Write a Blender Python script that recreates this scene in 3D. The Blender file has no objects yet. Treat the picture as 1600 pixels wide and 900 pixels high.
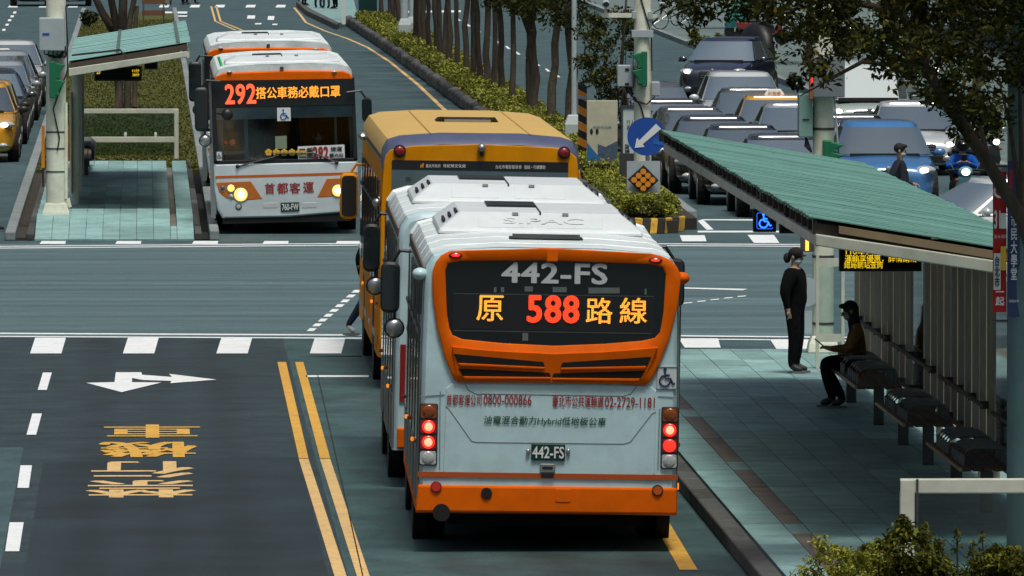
import bpy, bmesh, math, random
import numpy as np
from mathutils import Vector as V, Matrix, Euler
R = math.radians
sc = bpy.context.scene
col = sc.collection
random.seed(7); rng = np.random.default_rng(11)

# ------------------------------------------------------------------ camera
H, F, HX, HY = 6.95, 16500.0, 223.0, -267.0        # eye height, focal length in photo pixels, vanishing point of the road
PIT = math.atan((450 - HY) / F)
YAW = math.atan((800 - HX) / (F * math.cos(PIT) + (450 - HY) * math.sin(PIT)))
cd = bpy.data.cameras.new('camera'); cam = bpy.data.objects.new('camera', cd); col.objects.link(cam)
cd.sensor_width = 36; cd.lens = 36 * F / 1600; cd.clip_start = 1; cd.clip_end = 6000
cam.location = (0, 0, H); cam.rotation_euler = (math.pi / 2 - PIT, 0, -YAW)
sc.camera = cam
RT = V((math.cos(YAW), -math.sin(YAW), 0))
FW = V((math.sin(YAW) * math.cos(PIT), math.cos(YAW) * math.cos(PIT), -math.sin(PIT)))
UP = V((math.sin(YAW) * math.sin(PIT), math.cos(YAW) * math.sin(PIT), math.cos(PIT)))
def ray(x, y): return RT * (x - 800) + UP * (450 - y) + FW * F
def at(x, y, z=0.0):
    d = ray(x, y); t = (z - H) / d.z
    return V((d.x * t, d.y * t, z))
def atY(x, y, Y):
    d = ray(x, y); t = Y / d.y
    return V((d.x * t, Y, H + d.z * t))

# ------------------------------------------------------------------ sky, sun, exposure
w = bpy.data.worlds.new('World'); sc.world = w; w.use_nodes = True
nt = w.node_tree; bg = nt.nodes['Background']
sky = nt.nodes.new('ShaderNodeTexSky'); sky.sky_type = 'NISHITA'; sky.sun_disc = False
SUN_EL, SUN_ROT = R(70), R(166)
sky.sun_elevation = SUN_EL; sky.sun_rotation = SUN_ROT
sky.air_density = 1.0; sky.dust_density = 8.0; sky.ozone_density = 1.6
nt.links.new(sky.outputs[0], bg.inputs[0]); bg.inputs[1].default_value = 0.05
sd = bpy.data.lights.new('sun', 'SUN'); sun = bpy.data.objects.new('sun', sd); col.objects.link(sun)
sd.energy = 1.5; sd.angle = R(15); sd.color = (1.0, 0.985, 0.93)
_d = V((math.sin(SUN_ROT) * math.cos(SUN_EL), math.cos(SUN_ROT) * math.cos(SUN_EL), math.sin(SUN_EL)))
sun.rotation_euler = (-_d).to_track_quat('-Z', 'Y').to_euler(); sun.location = (0, 60, 60)
vs = sc.view_settings
vs.view_transform = 'Standard'; vs.look = 'None'; vs.exposure = 0.56; vs.gamma = 1.0; vs.use_curve_mapping = False
sc.render.engine = 'CYCLES'
sc.cycles.use_denoising = True
sc.cycles.max_bounces = 6; sc.cycles.transparent_max_bounces = 12
sc.cycles.caustics_reflective = False; sc.cycles.caustics_refractive = False

# ------------------------------------------------------------------ materials
MT = {}
def mat(name, c, rough=0.6, metal=0.0, var=0.0, vs_=3.0, stretch=(1, 1, 1), bump=0.0, bs=40.0, emit=0.0, coat=0.0, rnd=0.0, c2=None, spec=0.5, dirt=0.0, dirtc=(0.03, 0.03, 0.03), grain=0.0, gs=22.0, wear=0.0, tracks=()):
    """procedural principled material: base colour, broad world-space variation, optional second tone, per-object variation, bump, grime"""
    if name in MT: return MT[name]
    m = bpy.data.materials.new(name); m.use_nodes = True
    n = m.node_tree; b = n.nodes['Principled BSDF']; L = n.links.new
    b.inputs['Roughness'].default_value = rough; b.inputs['Metallic'].default_value = metal
    b.inputs['Coat Weight'].default_value = coat; b.inputs['Coat Roughness'].default_value = 0.06
    b.inputs['Specular IOR Level'].default_value = spec
    c = tuple(c) + (1,)
    src = None
    if var or c2 or bump or dirt or grain or wear:
        g = n.nodes.new('ShaderNodeNewGeometry'); mp = n.nodes.new('ShaderNodeMapping')
        mp.inputs['Scale'].default_value = stretch; L(g.outputs['Position'], mp.inputs[0])
    if var or c2:
        t = n.nodes.new('ShaderNodeTexNoise'); t.inputs['Scale'].default_value = vs_; t.inputs['Detail'].default_value = 6
        t.inputs['Roughness'].default_value = 0.65
        L(mp.outputs[0], t.inputs['Vector'])
        r = n.nodes.new('ShaderNodeValToRGB'); r.color_ramp.elements[0].position = 0.32; r.color_ramp.elements[1].position = 0.68
        a = c2 + (1,) if c2 else tuple(max(0, x * (1 - var)) for x in c[:3]) + (1,)
        z = c if c2 else tuple(min(1, x * (1 + var)) for x in c[:3]) + (1,)
        r.color_ramp.elements[0].color = a; r.color_ramp.elements[1].color = z
        L(t.outputs[0], r.inputs[0]); src = r.outputs[0]
    if dirt:
        t = n.nodes.new('ShaderNodeTexNoise'); t.inputs['Scale'].default_value = 1.7; t.inputs['Detail'].default_value = 9; t.inputs['Roughness'].default_value = 0.75
        L(g.outputs['Position'], t.inputs['Vector'])
        r = n.nodes.new('ShaderNodeMapRange'); r.inputs[1].default_value = 0.45; r.inputs[2].default_value = 0.85; r.inputs[4].default_value = dirt
        L(t.outputs[0], r.inputs[0])
        x = n.nodes.new('ShaderNodeMix'); x.data_type = 'RGBA'; L(r.outputs[0], x.inputs[0])
        if src: L(src, x.inputs[6])
        else: x.inputs[6].default_value = c
        x.inputs[7].default_value = tuple(dirtc) + (1,); src = x.outputs[2]
    for tc_, tw, ta in tracks:                      # wheel paths and oil drips run along the lane
        sp = n.nodes.new('ShaderNodeSeparateXYZ'); L(g.outputs['Position'], sp.inputs[0]); last = sp.outputs[0]
        for op, k_ in (('SUBTRACT', tc_), ('DIVIDE', tw), ('POWER', 2.0), ('MULTIPLY', -1.0)):
            q_ = n.nodes.new('ShaderNodeMath'); q_.operation = op; q_.inputs[1].default_value = k_; L(last, q_.inputs[0]); last = q_.outputs[0]
            if op == 'DIVIDE': q2_ = n.nodes.new('ShaderNodeMath'); q2_.operation = 'ABSOLUTE'; L(last, q2_.inputs[0]); last = q2_.outputs[0]
        e_ = n.nodes.new('ShaderNodeMath'); e_.operation = 'EXPONENT'; L(last, e_.inputs[0])
        t = n.nodes.new('ShaderNodeTexNoise'); t.inputs['Scale'].default_value = .5; t.inputs['Detail'].default_value = 7; L(g.outputs['Position'], t.inputs['Vector'])
        m1 = n.nodes.new('ShaderNodeMath'); m1.operation = 'MULTIPLY'; L(e_.outputs[0], m1.inputs[0]); L(t.outputs[0], m1.inputs[1])
        r = n.nodes.new('ShaderNodeMapRange'); r.inputs[3].default_value = 1.0; r.inputs[4].default_value = 1 - ta; r.inputs[2].default_value = .6; L(m1.outputs[0], r.inputs[0])
        x = n.nodes.new('ShaderNodeHueSaturation'); L(r.outputs[0], x.inputs['Value'])
        if src: L(src, x.inputs['Color'])
        else: x.inputs['Color'].default_value = c
        src = x.outputs[0]
    if grain:
        t = n.nodes.new('ShaderNodeTexNoise'); t.inputs['Scale'].default_value = gs; t.inputs['Detail'].default_value = 3; t.inputs['Roughness'].default_value = 0.8
        L(g.outputs['Position'], t.inputs['Vector'])
        r = n.nodes.new('ShaderNodeMapRange'); r.inputs[1].default_value = 0.3; r.inputs[2].default_value = 0.7; r.inputs[3].default_value = 1 - grain; r.inputs[4].default_value = 1 + grain; r.clamp = False
        L(t.outputs[0], r.inputs[0]); x = n.nodes.new('ShaderNodeHueSaturation'); L(r.outputs[0], x.inputs['Value'])
        if src: L(src, x.inputs['Color'])
        else: x.inputs['Color'].default_value = c
        src = x.outputs[0]
    if rnd:
        o = n.nodes.new('ShaderNodeObjectInfo'); r = n.nodes.new('ShaderNodeMapRange')
        r.inputs[3].default_value = 1 - rnd; r.inputs[4].default_value = 1 + rnd; L(o.outputs['Random'], r.inputs[0])
        x = n.nodes.new('ShaderNodeHueSaturation'); L(r.outputs[0], x.inputs['Value'])
        if src: L(src, x.inputs['Color'])
        else: x.inputs['Color'].default_value = c
        src = x.outputs[0]
    if src: L(src, b.inputs['Base Color'])
    else: b.inputs['Base Color'].default_value = c
    if bump:
        t = n.nodes.new('ShaderNodeTexNoise'); t.inputs['Scale'].default_value = bs; t.inputs['Detail'].default_value = 4
        L(g.outputs['Position'], t.inputs['Vector'])
        bp = n.nodes.new('ShaderNodeBump'); bp.inputs['Strength'].default_value = bump; bp.inputs['Distance'].default_value = 0.01
        L(t.outputs[0], bp.inputs['Height']); L(bp.outputs[0], b.inputs['Normal'])
    if emit:
        b.inputs['Emission Color'].default_value = c; b.inputs['Emission Strength'].default_value = emit
    if wear:                                        # chipped paint: ragged holes through to the surface below
        t = n.nodes.new('ShaderNodeTexNoise'); t.inputs['Scale'].default_value = 7.0; t.inputs['Detail'].default_value = 10; t.inputs['Roughness'].default_value = 0.8
        L(g.outputs['Position'], t.inputs['Vector'])
        r = n.nodes.new('ShaderNodeMapRange'); r.inputs[1].default_value = 0.62 - wear; r.inputs[2].default_value = 0.66 - wear
        L(t.outputs[0], r.inputs[0]); tr = n.nodes.new('ShaderNodeBsdfTransparent'); x = n.nodes.new('ShaderNodeMixShader')
        L(r.outputs[0], x.inputs[0]); L(b.outputs[0], x.inputs[1]); L(tr.outputs[0], x.inputs[2]); L(x.outputs[0], n.nodes['Material Output'].inputs[0])
    MT[name] = m; return m
def led(name, c, strength, pitch=0.016):
    """dot-matrix emitter: a procedural grid of round dots in object space"""
    m = bpy.data.materials.new(name); m.use_nodes = True; n = m.node_tree; L = n.links.new
    b = n.nodes['Principled BSDF']; b.inputs['Base Color'].default_value = (0.01, 0.01, 0.01, 1)
    tc = n.nodes.new('ShaderNodeTexCoord'); sp = n.nodes.new('ShaderNodeSeparateXYZ'); L(tc.outputs['Object'], sp.inputs[0])
    s = []
    for k in ('X', 'Z'):
        a = n.nodes.new('ShaderNodeMath'); a.operation = 'MULTIPLY'; a.inputs[1].default_value = math.pi / pitch; L(sp.outputs[k], a.inputs[0])
        c_ = n.nodes.new('ShaderNodeMath'); c_.operation = 'SINE'; L(a.outputs[0], c_.inputs[0])
        d = n.nodes.new('ShaderNodeMath'); d.operation = 'ABSOLUTE'; L(c_.outputs[0], d.inputs[0]); s.append(d)
    q = n.nodes.new('ShaderNodeMath'); q.operation = 'MULTIPLY'; L(s[0].outputs[0], q.inputs[0]); L(s[1].outputs[0], q.inputs[1])
    r = n.nodes.new('ShaderNodeMapRange'); r.inputs[1].default_value = 0.05; r.inputs[2].default_value = 0.6
    r.inputs[3].default_value = 0.25 * strength; r.inputs[4].default_value = strength; L(q.outputs[0], r.inputs[0])
    b.inputs['Emission Color'].default_value = tuple(c) + (1,); L(r.outputs[0], b.inputs['Emission Strength'])
    return m
def glassy(name, tint, refl=0.12, rough=0.03):
    """see-through pane: tinted transparency under a fresnel mirror coat"""
    m = bpy.data.materials.new(name); m.use_nodes = True; n = m.node_tree; L = n.links.new
    n.nodes.remove(n.nodes['Principled BSDF']); out = n.nodes['Material Output']
    t = n.nodes.new('ShaderNodeBsdfTransparent'); t.inputs[0].default_value = tuple(tint) + (1,)
    g = n.nodes.new('ShaderNodeBsdfGlossy'); g.inputs['Roughness'].default_value = rough
    f = n.nodes.new('ShaderNodeFresnel'); f.inputs[0].default_value = 1.5
    a = n.nodes.new('ShaderNodeMath'); a.operation = 'ADD'; a.inputs[1].default_value = refl; L(f.outputs[0], a.inputs[0])
    x = n.nodes.new('ShaderNodeMixShader'); L(a.outputs[0], x.inputs[0]); L(t.outputs[0], x.inputs[1]); L(g.outputs[0], x.inputs[2])
    L(x.outputs[0], out.inputs[0]); return m
def leafmat(name, dark, light, yellow=None):
    m = bpy.data.materials.new(name); m.use_nodes = True; n = m.node_tree; L = n.links.new
    b = n.nodes['Principled BSDF']; b.inputs['Roughness'].default_value = 0.7; b.inputs['Specular IOR Level'].default_value = 0.2
    g = n.nodes.new('ShaderNodeNewGeometry'); r = n.nodes.new('ShaderNodeValToRGB')
    r.color_ramp.elements[0].color = dark + (1,); r.color_ramp.elements[1].color = light + (1,)
    if yellow:
        e = r.color_ramp.elements.new(0.965); e.color = light + (1,); r.color_ramp.elements[2].color = yellow + (1,)
    L(g.outputs['Random Per Island'], r.inputs[0]); L(r.outputs[0], b.inputs['Base Color'])
    tr = n.nodes.new('ShaderNodeBsdfTranslucent'); L(r.outputs[0], tr.inputs[0])
    x = n.nodes.new('ShaderNodeMixShader'); x.inputs[0].default_value = 0.25
    L(b.outputs[0], x.inputs[1]); L(tr.outputs[0], x.inputs[2]); L(x.outputs[0], n.nodes['Material Output'].inputs[0])
    return m

# ------------------------------------------------------------------ mesh helpers
class MB:
    def __init__(s): s.v = []; s.f = []
    def add(s, vs, fs):
        n = len(s.v); s.v += [tuple(v) for v in vs]; s.f += [tuple(i + n for i in f) for f in fs]; return s
    def box(s, x0, x1, y0, y1, z0, z1, M=None):
        vs = [V((x, y, z)) for z in (z0, z1) for y in (y0, y1) for x in (x0, x1)]
        if M is not None: vs = [M @ v for v in vs]
        return s.add(vs, [(0, 2, 3, 1), (4, 5, 7, 6), (0, 1, 5, 4), (2, 6, 7, 3), (0, 4, 6, 2), (1, 3, 7, 5)])
    def prism(s, pts, a, b, ax='y'):
        m = {'y': lambda p, t: (p[0], t, p[1]), 'x': lambda p, t: (t, p[0], p[1]), 'z': lambda p, t: (p[0], p[1], t)}[ax]
        n = len(pts)
        return s.add([m(p, a) for p in pts] + [m(p, b) for p in pts],
                     [tuple(range(n)), tuple(range(2 * n - 1, n - 1, -1))] + [(i, (i + 1) % n, n + (i + 1) % n, n + i) for i in range(n)])
    def loft(s, rings, cap=True):
        n = len(rings[0]); fs = []
        for k in range(len(rings) - 1):
            for i in range(n):
                j = (i + 1) % n; fs.append((k * n + i, k * n + j, k * n + n + j, k * n + n + i))
        if cap: fs += [tuple(range(n)), tuple(range(len(rings) * n - 1, (len(rings) - 1) * n - 1, -1))]
        return s.add([v for r in rings for v in r], fs)
    def tube(s, path, r, n=8, cap=True):
        path = [V(p) for p in path]; rr = r if isinstance(r, (list, tuple)) else [r] * len(path)
        rings = []
        for i, p in enumerate(path):
            d = (path[min(i + 1, len(path) - 1)] - path[max(i - 1, 0)]).normalized()
            a = d.cross(V((0, 0, 1)) if abs(d.z) < 0.9 else V((1, 0, 0))).normalized(); b = d.cross(a)
            rings.append([p + (a * math.cos(t) + b * math.sin(t)) * rr[i] for t in (2 * math.pi * k / n for k in range(n))])
        return s.loft(rings, cap)
    def ball(s, c, rx, ry=None, rz=None, n=10, m=6):
        ry = ry or rx; rz = rz or rx; c = V(c)
        vs = [c + V((0, 0, -rz))]
        for i in range(1, m):
            t = math.pi * i / m - math.pi / 2
            vs += [c + V((rx * math.cos(t) * math.cos(p), ry * math.cos(t) * math.sin(p), rz * math.sin(t))) for p in (2 * math.pi * k / n for k in range(n))]
        vs.append(c + V((0, 0, rz)))
        fs = [(0, 1 + (k + 1) % n, 1 + k) for k in range(n)]
        for i in range(m - 2):
            for k in range(n): fs.append((1 + i * n + k, 1 + i * n + (k + 1) % n, 1 + (i + 1) * n + (k + 1) % n, 1 + (i + 1) * n + k))
        l = len(vs) - 1; o = 1 + (m - 2) * n
        fs += [(o + k, o + (k + 1) % n, l) for k in range(n)]
        return s.add(vs, fs)
    def disc(s, c, r, d, n=16, ax='y'):            # short cylinder centred on c
        c = V(c); e = {'x': V((1, 0, 0)), 'y': V((0, 1, 0)), 'z': V((0, 0, 1))}[ax] * d / 2
        return s.tube([c - e, c + e], r, n)
    def build(s, name, m, par=None, smooth=False, bevel=0, sub=0, loc=None, ang=40):
        me = bpy.data.meshes.new(name); me.from_pydata(s.v, [], s.f)
        bm = bmesh.new(); bm.from_mesh(me); bmesh.ops.recalc_face_normals(bm, faces=bm.faces); bm.to_mesh(me); bm.free()
        if smooth:
            me.polygons.foreach_set('use_smooth', [True] * len(me.polygons))
            if not sub: me.set_sharp_from_angle(angle=R(ang))
        me.materials.append(m)
        return link(name, me, par, bevel, sub, loc)
def link(name, me, par=None, bevel=0, sub=0, loc=None):
    o = bpy.data.objects.new(name, me); col.objects.link(o)
    if par is not None: o.parent = par
    if loc is not None: o.location = loc
    if bevel:
        b = o.modifiers.new('bevel', 'BEVEL'); b.width = bevel; b.segments = 2; b.limit_method = 'ANGLE'; b.angle_limit = R(40)
    if sub:
        b = o.modifiers.new('sub', 'SUBSURF'); b.levels = sub; b.render_levels = sub
    return o
def tag(o, label=None, cat=None, group=None, kind=None):
    if label: o['label'] = label
    if cat: o['category'] = cat
    if group: o['group'] = group
    if kind: o['kind'] = kind
    return o
def thing(name, label, cat, loc=(0, 0, 0), rz=0, group=None):
    o = bpy.data.objects.new(name, None); col.objects.link(o); o.empty_display_size = 0.2
    o.location = loc; o.rotation_euler = (0, 0, rz); return tag(o, label, cat, group)
def struct(o, label=None): return tag(o, label, kind='structure')
_tx = {}
def glyphs(body, bold=0.0):
    k = (body, bold)
    if k in _tx: return _tx[k]
    cu = bpy.data.curves.new('t', 'FONT'); cu.body = body; cu.size = 1; cu.resolution_u = 3; cu.space_character = 1.0 + bold
    o = bpy.data.objects.new('t', cu); col.objects.link(o); dg = bpy.context.evaluated_depsgraph_get()
    me = o.evaluated_get(dg).to_mesh()
    vs = [v.co.copy() for v in me.vertices]; fs = [tuple(p.vertices) for p in me.polygons]
    o.evaluated_get(dg).to_mesh_clear(); bpy.data.objects.remove(o); bpy.data.curves.remove(cu)
    lo = V((min(v.x for v in vs), min(v.y for v in vs), 0)); hi = V((max(v.x for v in vs), max(v.y for v in vs), 0))
    c = (lo + hi) / 2; _tx[k] = ([v - c for v in vs], fs, hi - lo); return _tx[k]
def letter(body, m, par, c, wd, ht, face='-y', bold=0.0, name='lettering', shear=0.0):
    """flat print: body fitted into wd x ht metres around c; bold strokes are widened by shifted layers 0.4 mm apart"""
    cjk = True
    vs, fs, d = glyphs(body, 2.2 * bold if bold > .025 else 0.0); kx = wd / d.x; ky = ht / d.y; c = V(c); out = []; ff = []
    sh = [(0, 0)] + ([(-bold, 0), (bold, 0), (0, bold * .7), (0, -bold * .7)] + ([(-bold * .7, bold * .6), (bold * .7, bold * .6), (-bold * .7, -bold * .6), (bold * .7, -bold * .6)] if bold > .015 else []) if cjk and bold else [])
    if face == 'road': sh = [(0, 0), (-bold, 0), (bold, 0)]
    for k, (sx, sy) in enumerate(sh):
        ff += [tuple(i + len(out) for i in f) for f in fs]; e = .0004 * k
        for v in vs:
            u, t = (v.x + sx) * kx, (v.y + sy) * ky; u += t * shear
            out.append({'-y': c + V((u, -e, t)), 'road': c + V((-u, -t, e)), 'up': c + V((u, t, e)), '-x': c + V((-e, -u, t))}[face])
    me = bpy.data.meshes.new(name); me.from_pydata(out, [], ff); me.materials.append(m)
    return link(name, me, par)
def copy_tree(o, parent=None):
    c = o.copy(); col.objects.link(c); c.parent = parent
    for ch in o.children: copy_tree(ch, c)
    return c
def rrect(x0, x1, z0, z1, r, n=4):
    pts = []
    for cx, cz, a in ((x1 - r, z1 - r, 0), (x0 + r, z1 - r, 90), (x0 + r, z0 + r, 180), (x1 - r, z0 + r, 270)):
        pts += [(cx + r * math.cos(R(a + 90 * k / n)), cz + r * math.sin(R(a + 90 * k / n))) for k in range(n + 1)]
    return pts
def wheelchair(par, c, sz, m, face=-1):
    """access symbol as strokes: head, back, seat, leg, big wheel"""
    x, y, z = c; b = MB(); t = sz * 0.045
    b.disc((x - sz * .08, y, z + sz * .38), sz * .085, 0.004, 10)
    def seg(a, e): b.tube([(x + a[0] * sz, y, z + a[1] * sz), (x + e[0] * sz, y, z + e[1] * sz)], t, 5)
    seg((-.08, .28), (-.05, -.03)); seg((-.07, .14), (.15, .12)); seg((-.05, -.03), (.18, -.03)); seg((.18, -.03), (.3, -.3)); seg((.3, -.3), (.4, -.26))
    pts = [(x - .08 * sz + .25 * sz * math.cos(R(a)), y, z - .16 * sz + .25 * sz * math.sin(R(a))) for a in range(100, 361, 20)]
    b.tube(pts, t, 5)
    return b.build('access_symbol', m, par)
# ------------------------------------------------------------------ palette
asph = mat('asphalt', (0.045, 0.088, 0.094), 0.68, var=0.34, vs_=1.2, stretch=(0.8, 0.5, 1), bump=0.35, bs=60, dirt=0.35, dirtc=(0.026, 0.050, 0.055), grain=.28)
asph_dark = mat('fresh_asphalt', (0.021, 0.040, 0.046), 0.75, var=0.40, vs_=1.5, stretch=(0.8, 0.8, 1), bump=0.4, bs=60, dirt=.5, dirtc=(.036, .062, .067), grain=.34, tracks=((-.55, .28, .35), (.95, .28, .35), (.2, .25, .25)))
asph_x = mat('worn_crossing_asphalt', (0.082, 0.140, 0.148), 0.66, var=0.40, vs_=0.6, stretch=(0.08, 1.5, 1), bump=0.35, bs=60, dirt=0.6, dirtc=(0.036, 0.062, 0.066), grain=.26)
lane_conc = mat('bus_lane_concrete', (0.040, 0.086, 0.086), 0.66, var=0.36, vs_=1.2, stretch=(1.2, 0.6, 1), bump=0.3, bs=50, dirt=0.6, dirtc=(0.018, 0.040, 0.042), grain=.3, tracks=((3.9, .45, .6), (2.95, .25, .3), (4.8, .25, .3)))
paint_w = mat('white_road_paint', (0.82, 0.86, 0.86), 0.6, var=0.06, vs_=6, dirt=0.35, dirtc=(0.35, 0.38, 0.38), wear=.02)
paint_y = mat('yellow_road_paint', (0.72, 0.40, 0.06), 0.6, var=0.12, vs_=5, dirt=0.4, dirtc=(0.25, 0.16, 0.04), wear=.04)
paint_yp = mat('pale_yellow_road_paint', (0.75, 0.50, 0.20), 0.6, var=0.12, vs_=5, dirt=0.4, dirtc=(0.3, 0.22, 0.1), wear=.04)
slab_m = mat('paving_slab', (0.24, 0.41, 0.395), 0.55, var=0.22, vs_=1.8, rnd=0.16, bump=0.15, bs=50, dirt=0.6, dirtc=(0.085, 0.155, 0.15), grain=.16)
slab_b = mat('buff_paving_slab', (0.17, 0.155, 0.13), 0.6, var=0.2, vs_=2.5, rnd=0.15, bump=0.15, bs=50)
kerb_m = mat('kerb_granite', (0.22, 0.26, 0.26), 0.8, var=0.25, vs_=4, bump=0.3, bs=40, dirt=0.4, dirtc=(0.06, 0.07, 0.07), rnd=0.12)
kerb_d = mat('dark_kerb_stone', (0.075, 0.08, 0.075), 0.9, var=0.35, vs_=6, bump=0.6, bs=20, rnd=0.3)
grass_m = mat('turf', (0.085, 0.095, 0.008), 0.9, var=0.5, vs_=1.3, bump=0.6, bs=30, c2=(0.035, 0.042, 0.005))
soil_m = mat('soil', (0.035, 0.030, 0.022), 0.95, var=0.3, vs_=4, bump=0.6, bs=30)
white_p = mat('shaded_white_paint', (0.50, 0.69, 0.73), 0.4, var=0.08, vs_=2, coat=0.1, dirt=0.6, dirtc=(0.22, 0.32, 0.33))  # bus white with the teal of the shaded rear put into its colour
white_f = mat('lit_white_paint', (0.66, 0.75, 0.77), 0.35, var=0.05, vs_=2, dirt=0.3, dirtc=(0.35, 0.4, 0.4))  # lit copy of the bus white, nearer neutral, for the oncoming front
ac_w = mat('lit_cover_white', (0.62, 0.68, 0.69), 0.5, var=0.06, vs_=2, dirt=0.45, dirtc=(0.4, 0.44, 0.42))  # lit copy of the bus white for the roof units, shade tint left out
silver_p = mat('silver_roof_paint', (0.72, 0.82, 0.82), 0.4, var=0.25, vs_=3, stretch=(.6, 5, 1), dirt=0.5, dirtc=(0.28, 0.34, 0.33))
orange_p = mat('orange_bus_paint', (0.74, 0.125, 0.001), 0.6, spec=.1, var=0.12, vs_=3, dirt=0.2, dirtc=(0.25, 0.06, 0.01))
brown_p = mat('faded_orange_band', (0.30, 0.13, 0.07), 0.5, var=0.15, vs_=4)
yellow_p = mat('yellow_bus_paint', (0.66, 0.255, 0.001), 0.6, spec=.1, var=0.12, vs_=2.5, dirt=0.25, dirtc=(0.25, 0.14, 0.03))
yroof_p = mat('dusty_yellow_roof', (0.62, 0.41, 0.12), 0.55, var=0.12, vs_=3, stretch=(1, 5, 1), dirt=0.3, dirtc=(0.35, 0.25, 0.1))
blueband = mat('slate_blue_band', (0.075, 0.09, 0.16), 0.35, var=0.1, vs_=3, coat=0.3)
black_g = mat('dark_glass', (0.006, 0.009, 0.011), 0.06, spec=0.6)
glass_t = mat('tinted_glass', (0.015, 0.022, 0.026), 0.04, spec=0.8, metal=0.0)
rubber = mat('tyre_rubber', (0.012, 0.012, 0.012), 0.85, var=0.2)
blk = mat('black_plastic', (0.012, 0.013, 0.014), 0.45)
blk_m = mat('matt_black', (0.006, 0.006, 0.006), 0.9)
steel = mat('brushed_steel', (0.42, 0.44, 0.44), 0.35, metal=0.9, var=0.1)
darksteel = mat('dark_steel', (0.10, 0.11, 0.11), 0.4, metal=0.7, var=0.2)
alu = mat('aluminium_frame', (0.40, 0.42, 0.39), 0.5, metal=0.2, var=0.12, dirt=0.35, dirtc=(0.16, 0.15, 0.12))
conc = mat('pole_concrete', (0.74, 0.76, 0.62), 0.85, var=0.15, vs_=4, bump=0.25, bs=30, dirt=0.35, dirtc=(0.2, 0.19, 0.15))
greybox = mat('grey_cabinet_paint', (0.38, 0.44, 0.46), 0.5, var=0.06, dirt=0.25, dirtc=(0.2, 0.22, 0.22))
tealbox = mat('teal_cabinet_paint', (0.18, 0.32, 0.29), 0.5, var=0.08, dirt=0.25, dirtc=(0.1, 0.16, 0.15))
sig_green = mat('signal_green_paint', (0.006, 0.15, 0.065), 0.45, var=0.1)
roof_teal = mat('teal_roof_sheet', (0.14, 0.315, 0.265), 0.5, var=0.12, vs_=2, stretch=(2, 2, 1), dirt=0.6, dirtc=(0.06, 0.11, 0.09), rnd=0.12)
roof_pale = mat('pale_teal_roof_sheet', (0.26, 0.47, 0.44), 0.5, var=0.12, vs_=2, dirt=0.3, dirtc=(0.1, 0.16, 0.15), rnd=0.07)
beam_m = mat('cream_beam_paint', (0.56, 0.58, 0.48), 0.6, var=0.12, vs_=4, dirt=0.4, dirtc=(0.16, 0.15, 0.12))
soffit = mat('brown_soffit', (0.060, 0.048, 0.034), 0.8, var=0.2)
board_m = mat('taupe_wall_board', (0.46, 0.42, 0.30), 0.65, var=0.12, vs_=2, stretch=(1, 1, 0.3), rnd=0.12, dirt=0.3, dirtc=(0.05, 0.045, 0.04))
wood_m = mat('bench_wood', (0.11, 0.075, 0.05), 0.6, var=0.3, vs_=8, stretch=(8, 0.6, 8), rnd=0.15)
bark = mat('bark', (0.060, 0.047, 0.034), 0.95, var=0.4, vs_=9, stretch=(1, 1, 0.3), bump=0.8, bs=25, rnd=0.25)
bark_l = mat('mottled_bark', (0.13, 0.11, 0.075), 0.95, c2=(0.05, 0.042, 0.03), vs_=10, bump=0.7, bs=25)
amber = mat('amber_lens', (1.0, 0.30, 0.02), 0.2, emit=0.5)
amber_off = mat('amber_lens_unlit', (0.22, 0.055, 0.008), 0.15, coat=0.5)
red_off = mat('red_lens_unlit', (0.25, 0.012, 0.01), 0.15, coat=0.5)
red_on = mat('red_lamp_lit', (1.0, 0.02, 0.012), 0.2, emit=1.3)
red_core = mat('red_lamp_core', (1.0, 0.22, 0.13), 0.2, emit=1.8)
clear_l = mat('clear_lens', (0.42, 0.45, 0.45), 0.12, coat=0.5, var=0.3, vs_=60)
lamp_on = mat('headlamp_lit', (1.0, 0.80, 0.45), 0.2, emit=14)
lamp_glow = mat('headlamp_painted_glow', (1.0, 0.42, 0.08), 0.2, emit=1.6)  # orange emission paints the warm glow around the lit lamp cores
lamp_w = mat('white_lamp_lit', (1.0, 0.93, 0.78), 0.2, emit=2.6)
plate_g = mat('green_plate', (0.004, 0.035, 0.024), 0.4)
text_w = mat('white_print', (0.72, 0.76, 0.74), 0.6)
text_g = mat('grey_print', (0.50, 0.55, 0.55), 0.6)
text_r = mat('red_print', (0.30, 0.014, 0.012), 0.6)
text_k = mat('black_print', (0.01, 0.012, 0.015), 0.6)
text_gr = mat('green_print', (0.012, 0.085, 0.04), 0.6)
blue_s = mat('sign_blue', (0.012, 0.075, 0.36), 0.4, var=0.08, dirt=0.2, dirtc=(0.05, 0.12, 0.3))
navy = mat('navy_print', (0.012, 0.03, 0.085), 0.6)
orange_r = mat('orange_reflector', (0.75, 0.27, 0.02), 0.4, var=0.08)
led_o = led('amber_led_text', (1.0, 0.36, 0.03), 1.45, 0.017)
led_r = led('red_led_text', (1.0, 0.045, 0.008), 1.6, 0.017)
led_of = led('amber_led_text_front', (1.0, 0.36, 0.03), 1.5, 0.02)
led_rf = led('red_led_text_front', (1.0, 0.09, 0.03), 2.0, 0.02)
led_y = led('yellow_led_text', (1.0, 0.66, 0.02), 1.0, 0.02)
led_b = mat('blue_led_symbol', (0.02, 0.16, 1.0), 0.4, emit=2.2)
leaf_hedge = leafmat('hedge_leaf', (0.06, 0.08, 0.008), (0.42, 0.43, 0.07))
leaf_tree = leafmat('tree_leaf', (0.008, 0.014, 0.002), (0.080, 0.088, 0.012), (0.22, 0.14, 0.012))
leaf_near = leafmat('overhanging_leaf', (0.005, 0.009, 0.001), (0.070, 0.075, 0.008), (0.30, 0.19, 0.012))
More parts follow.
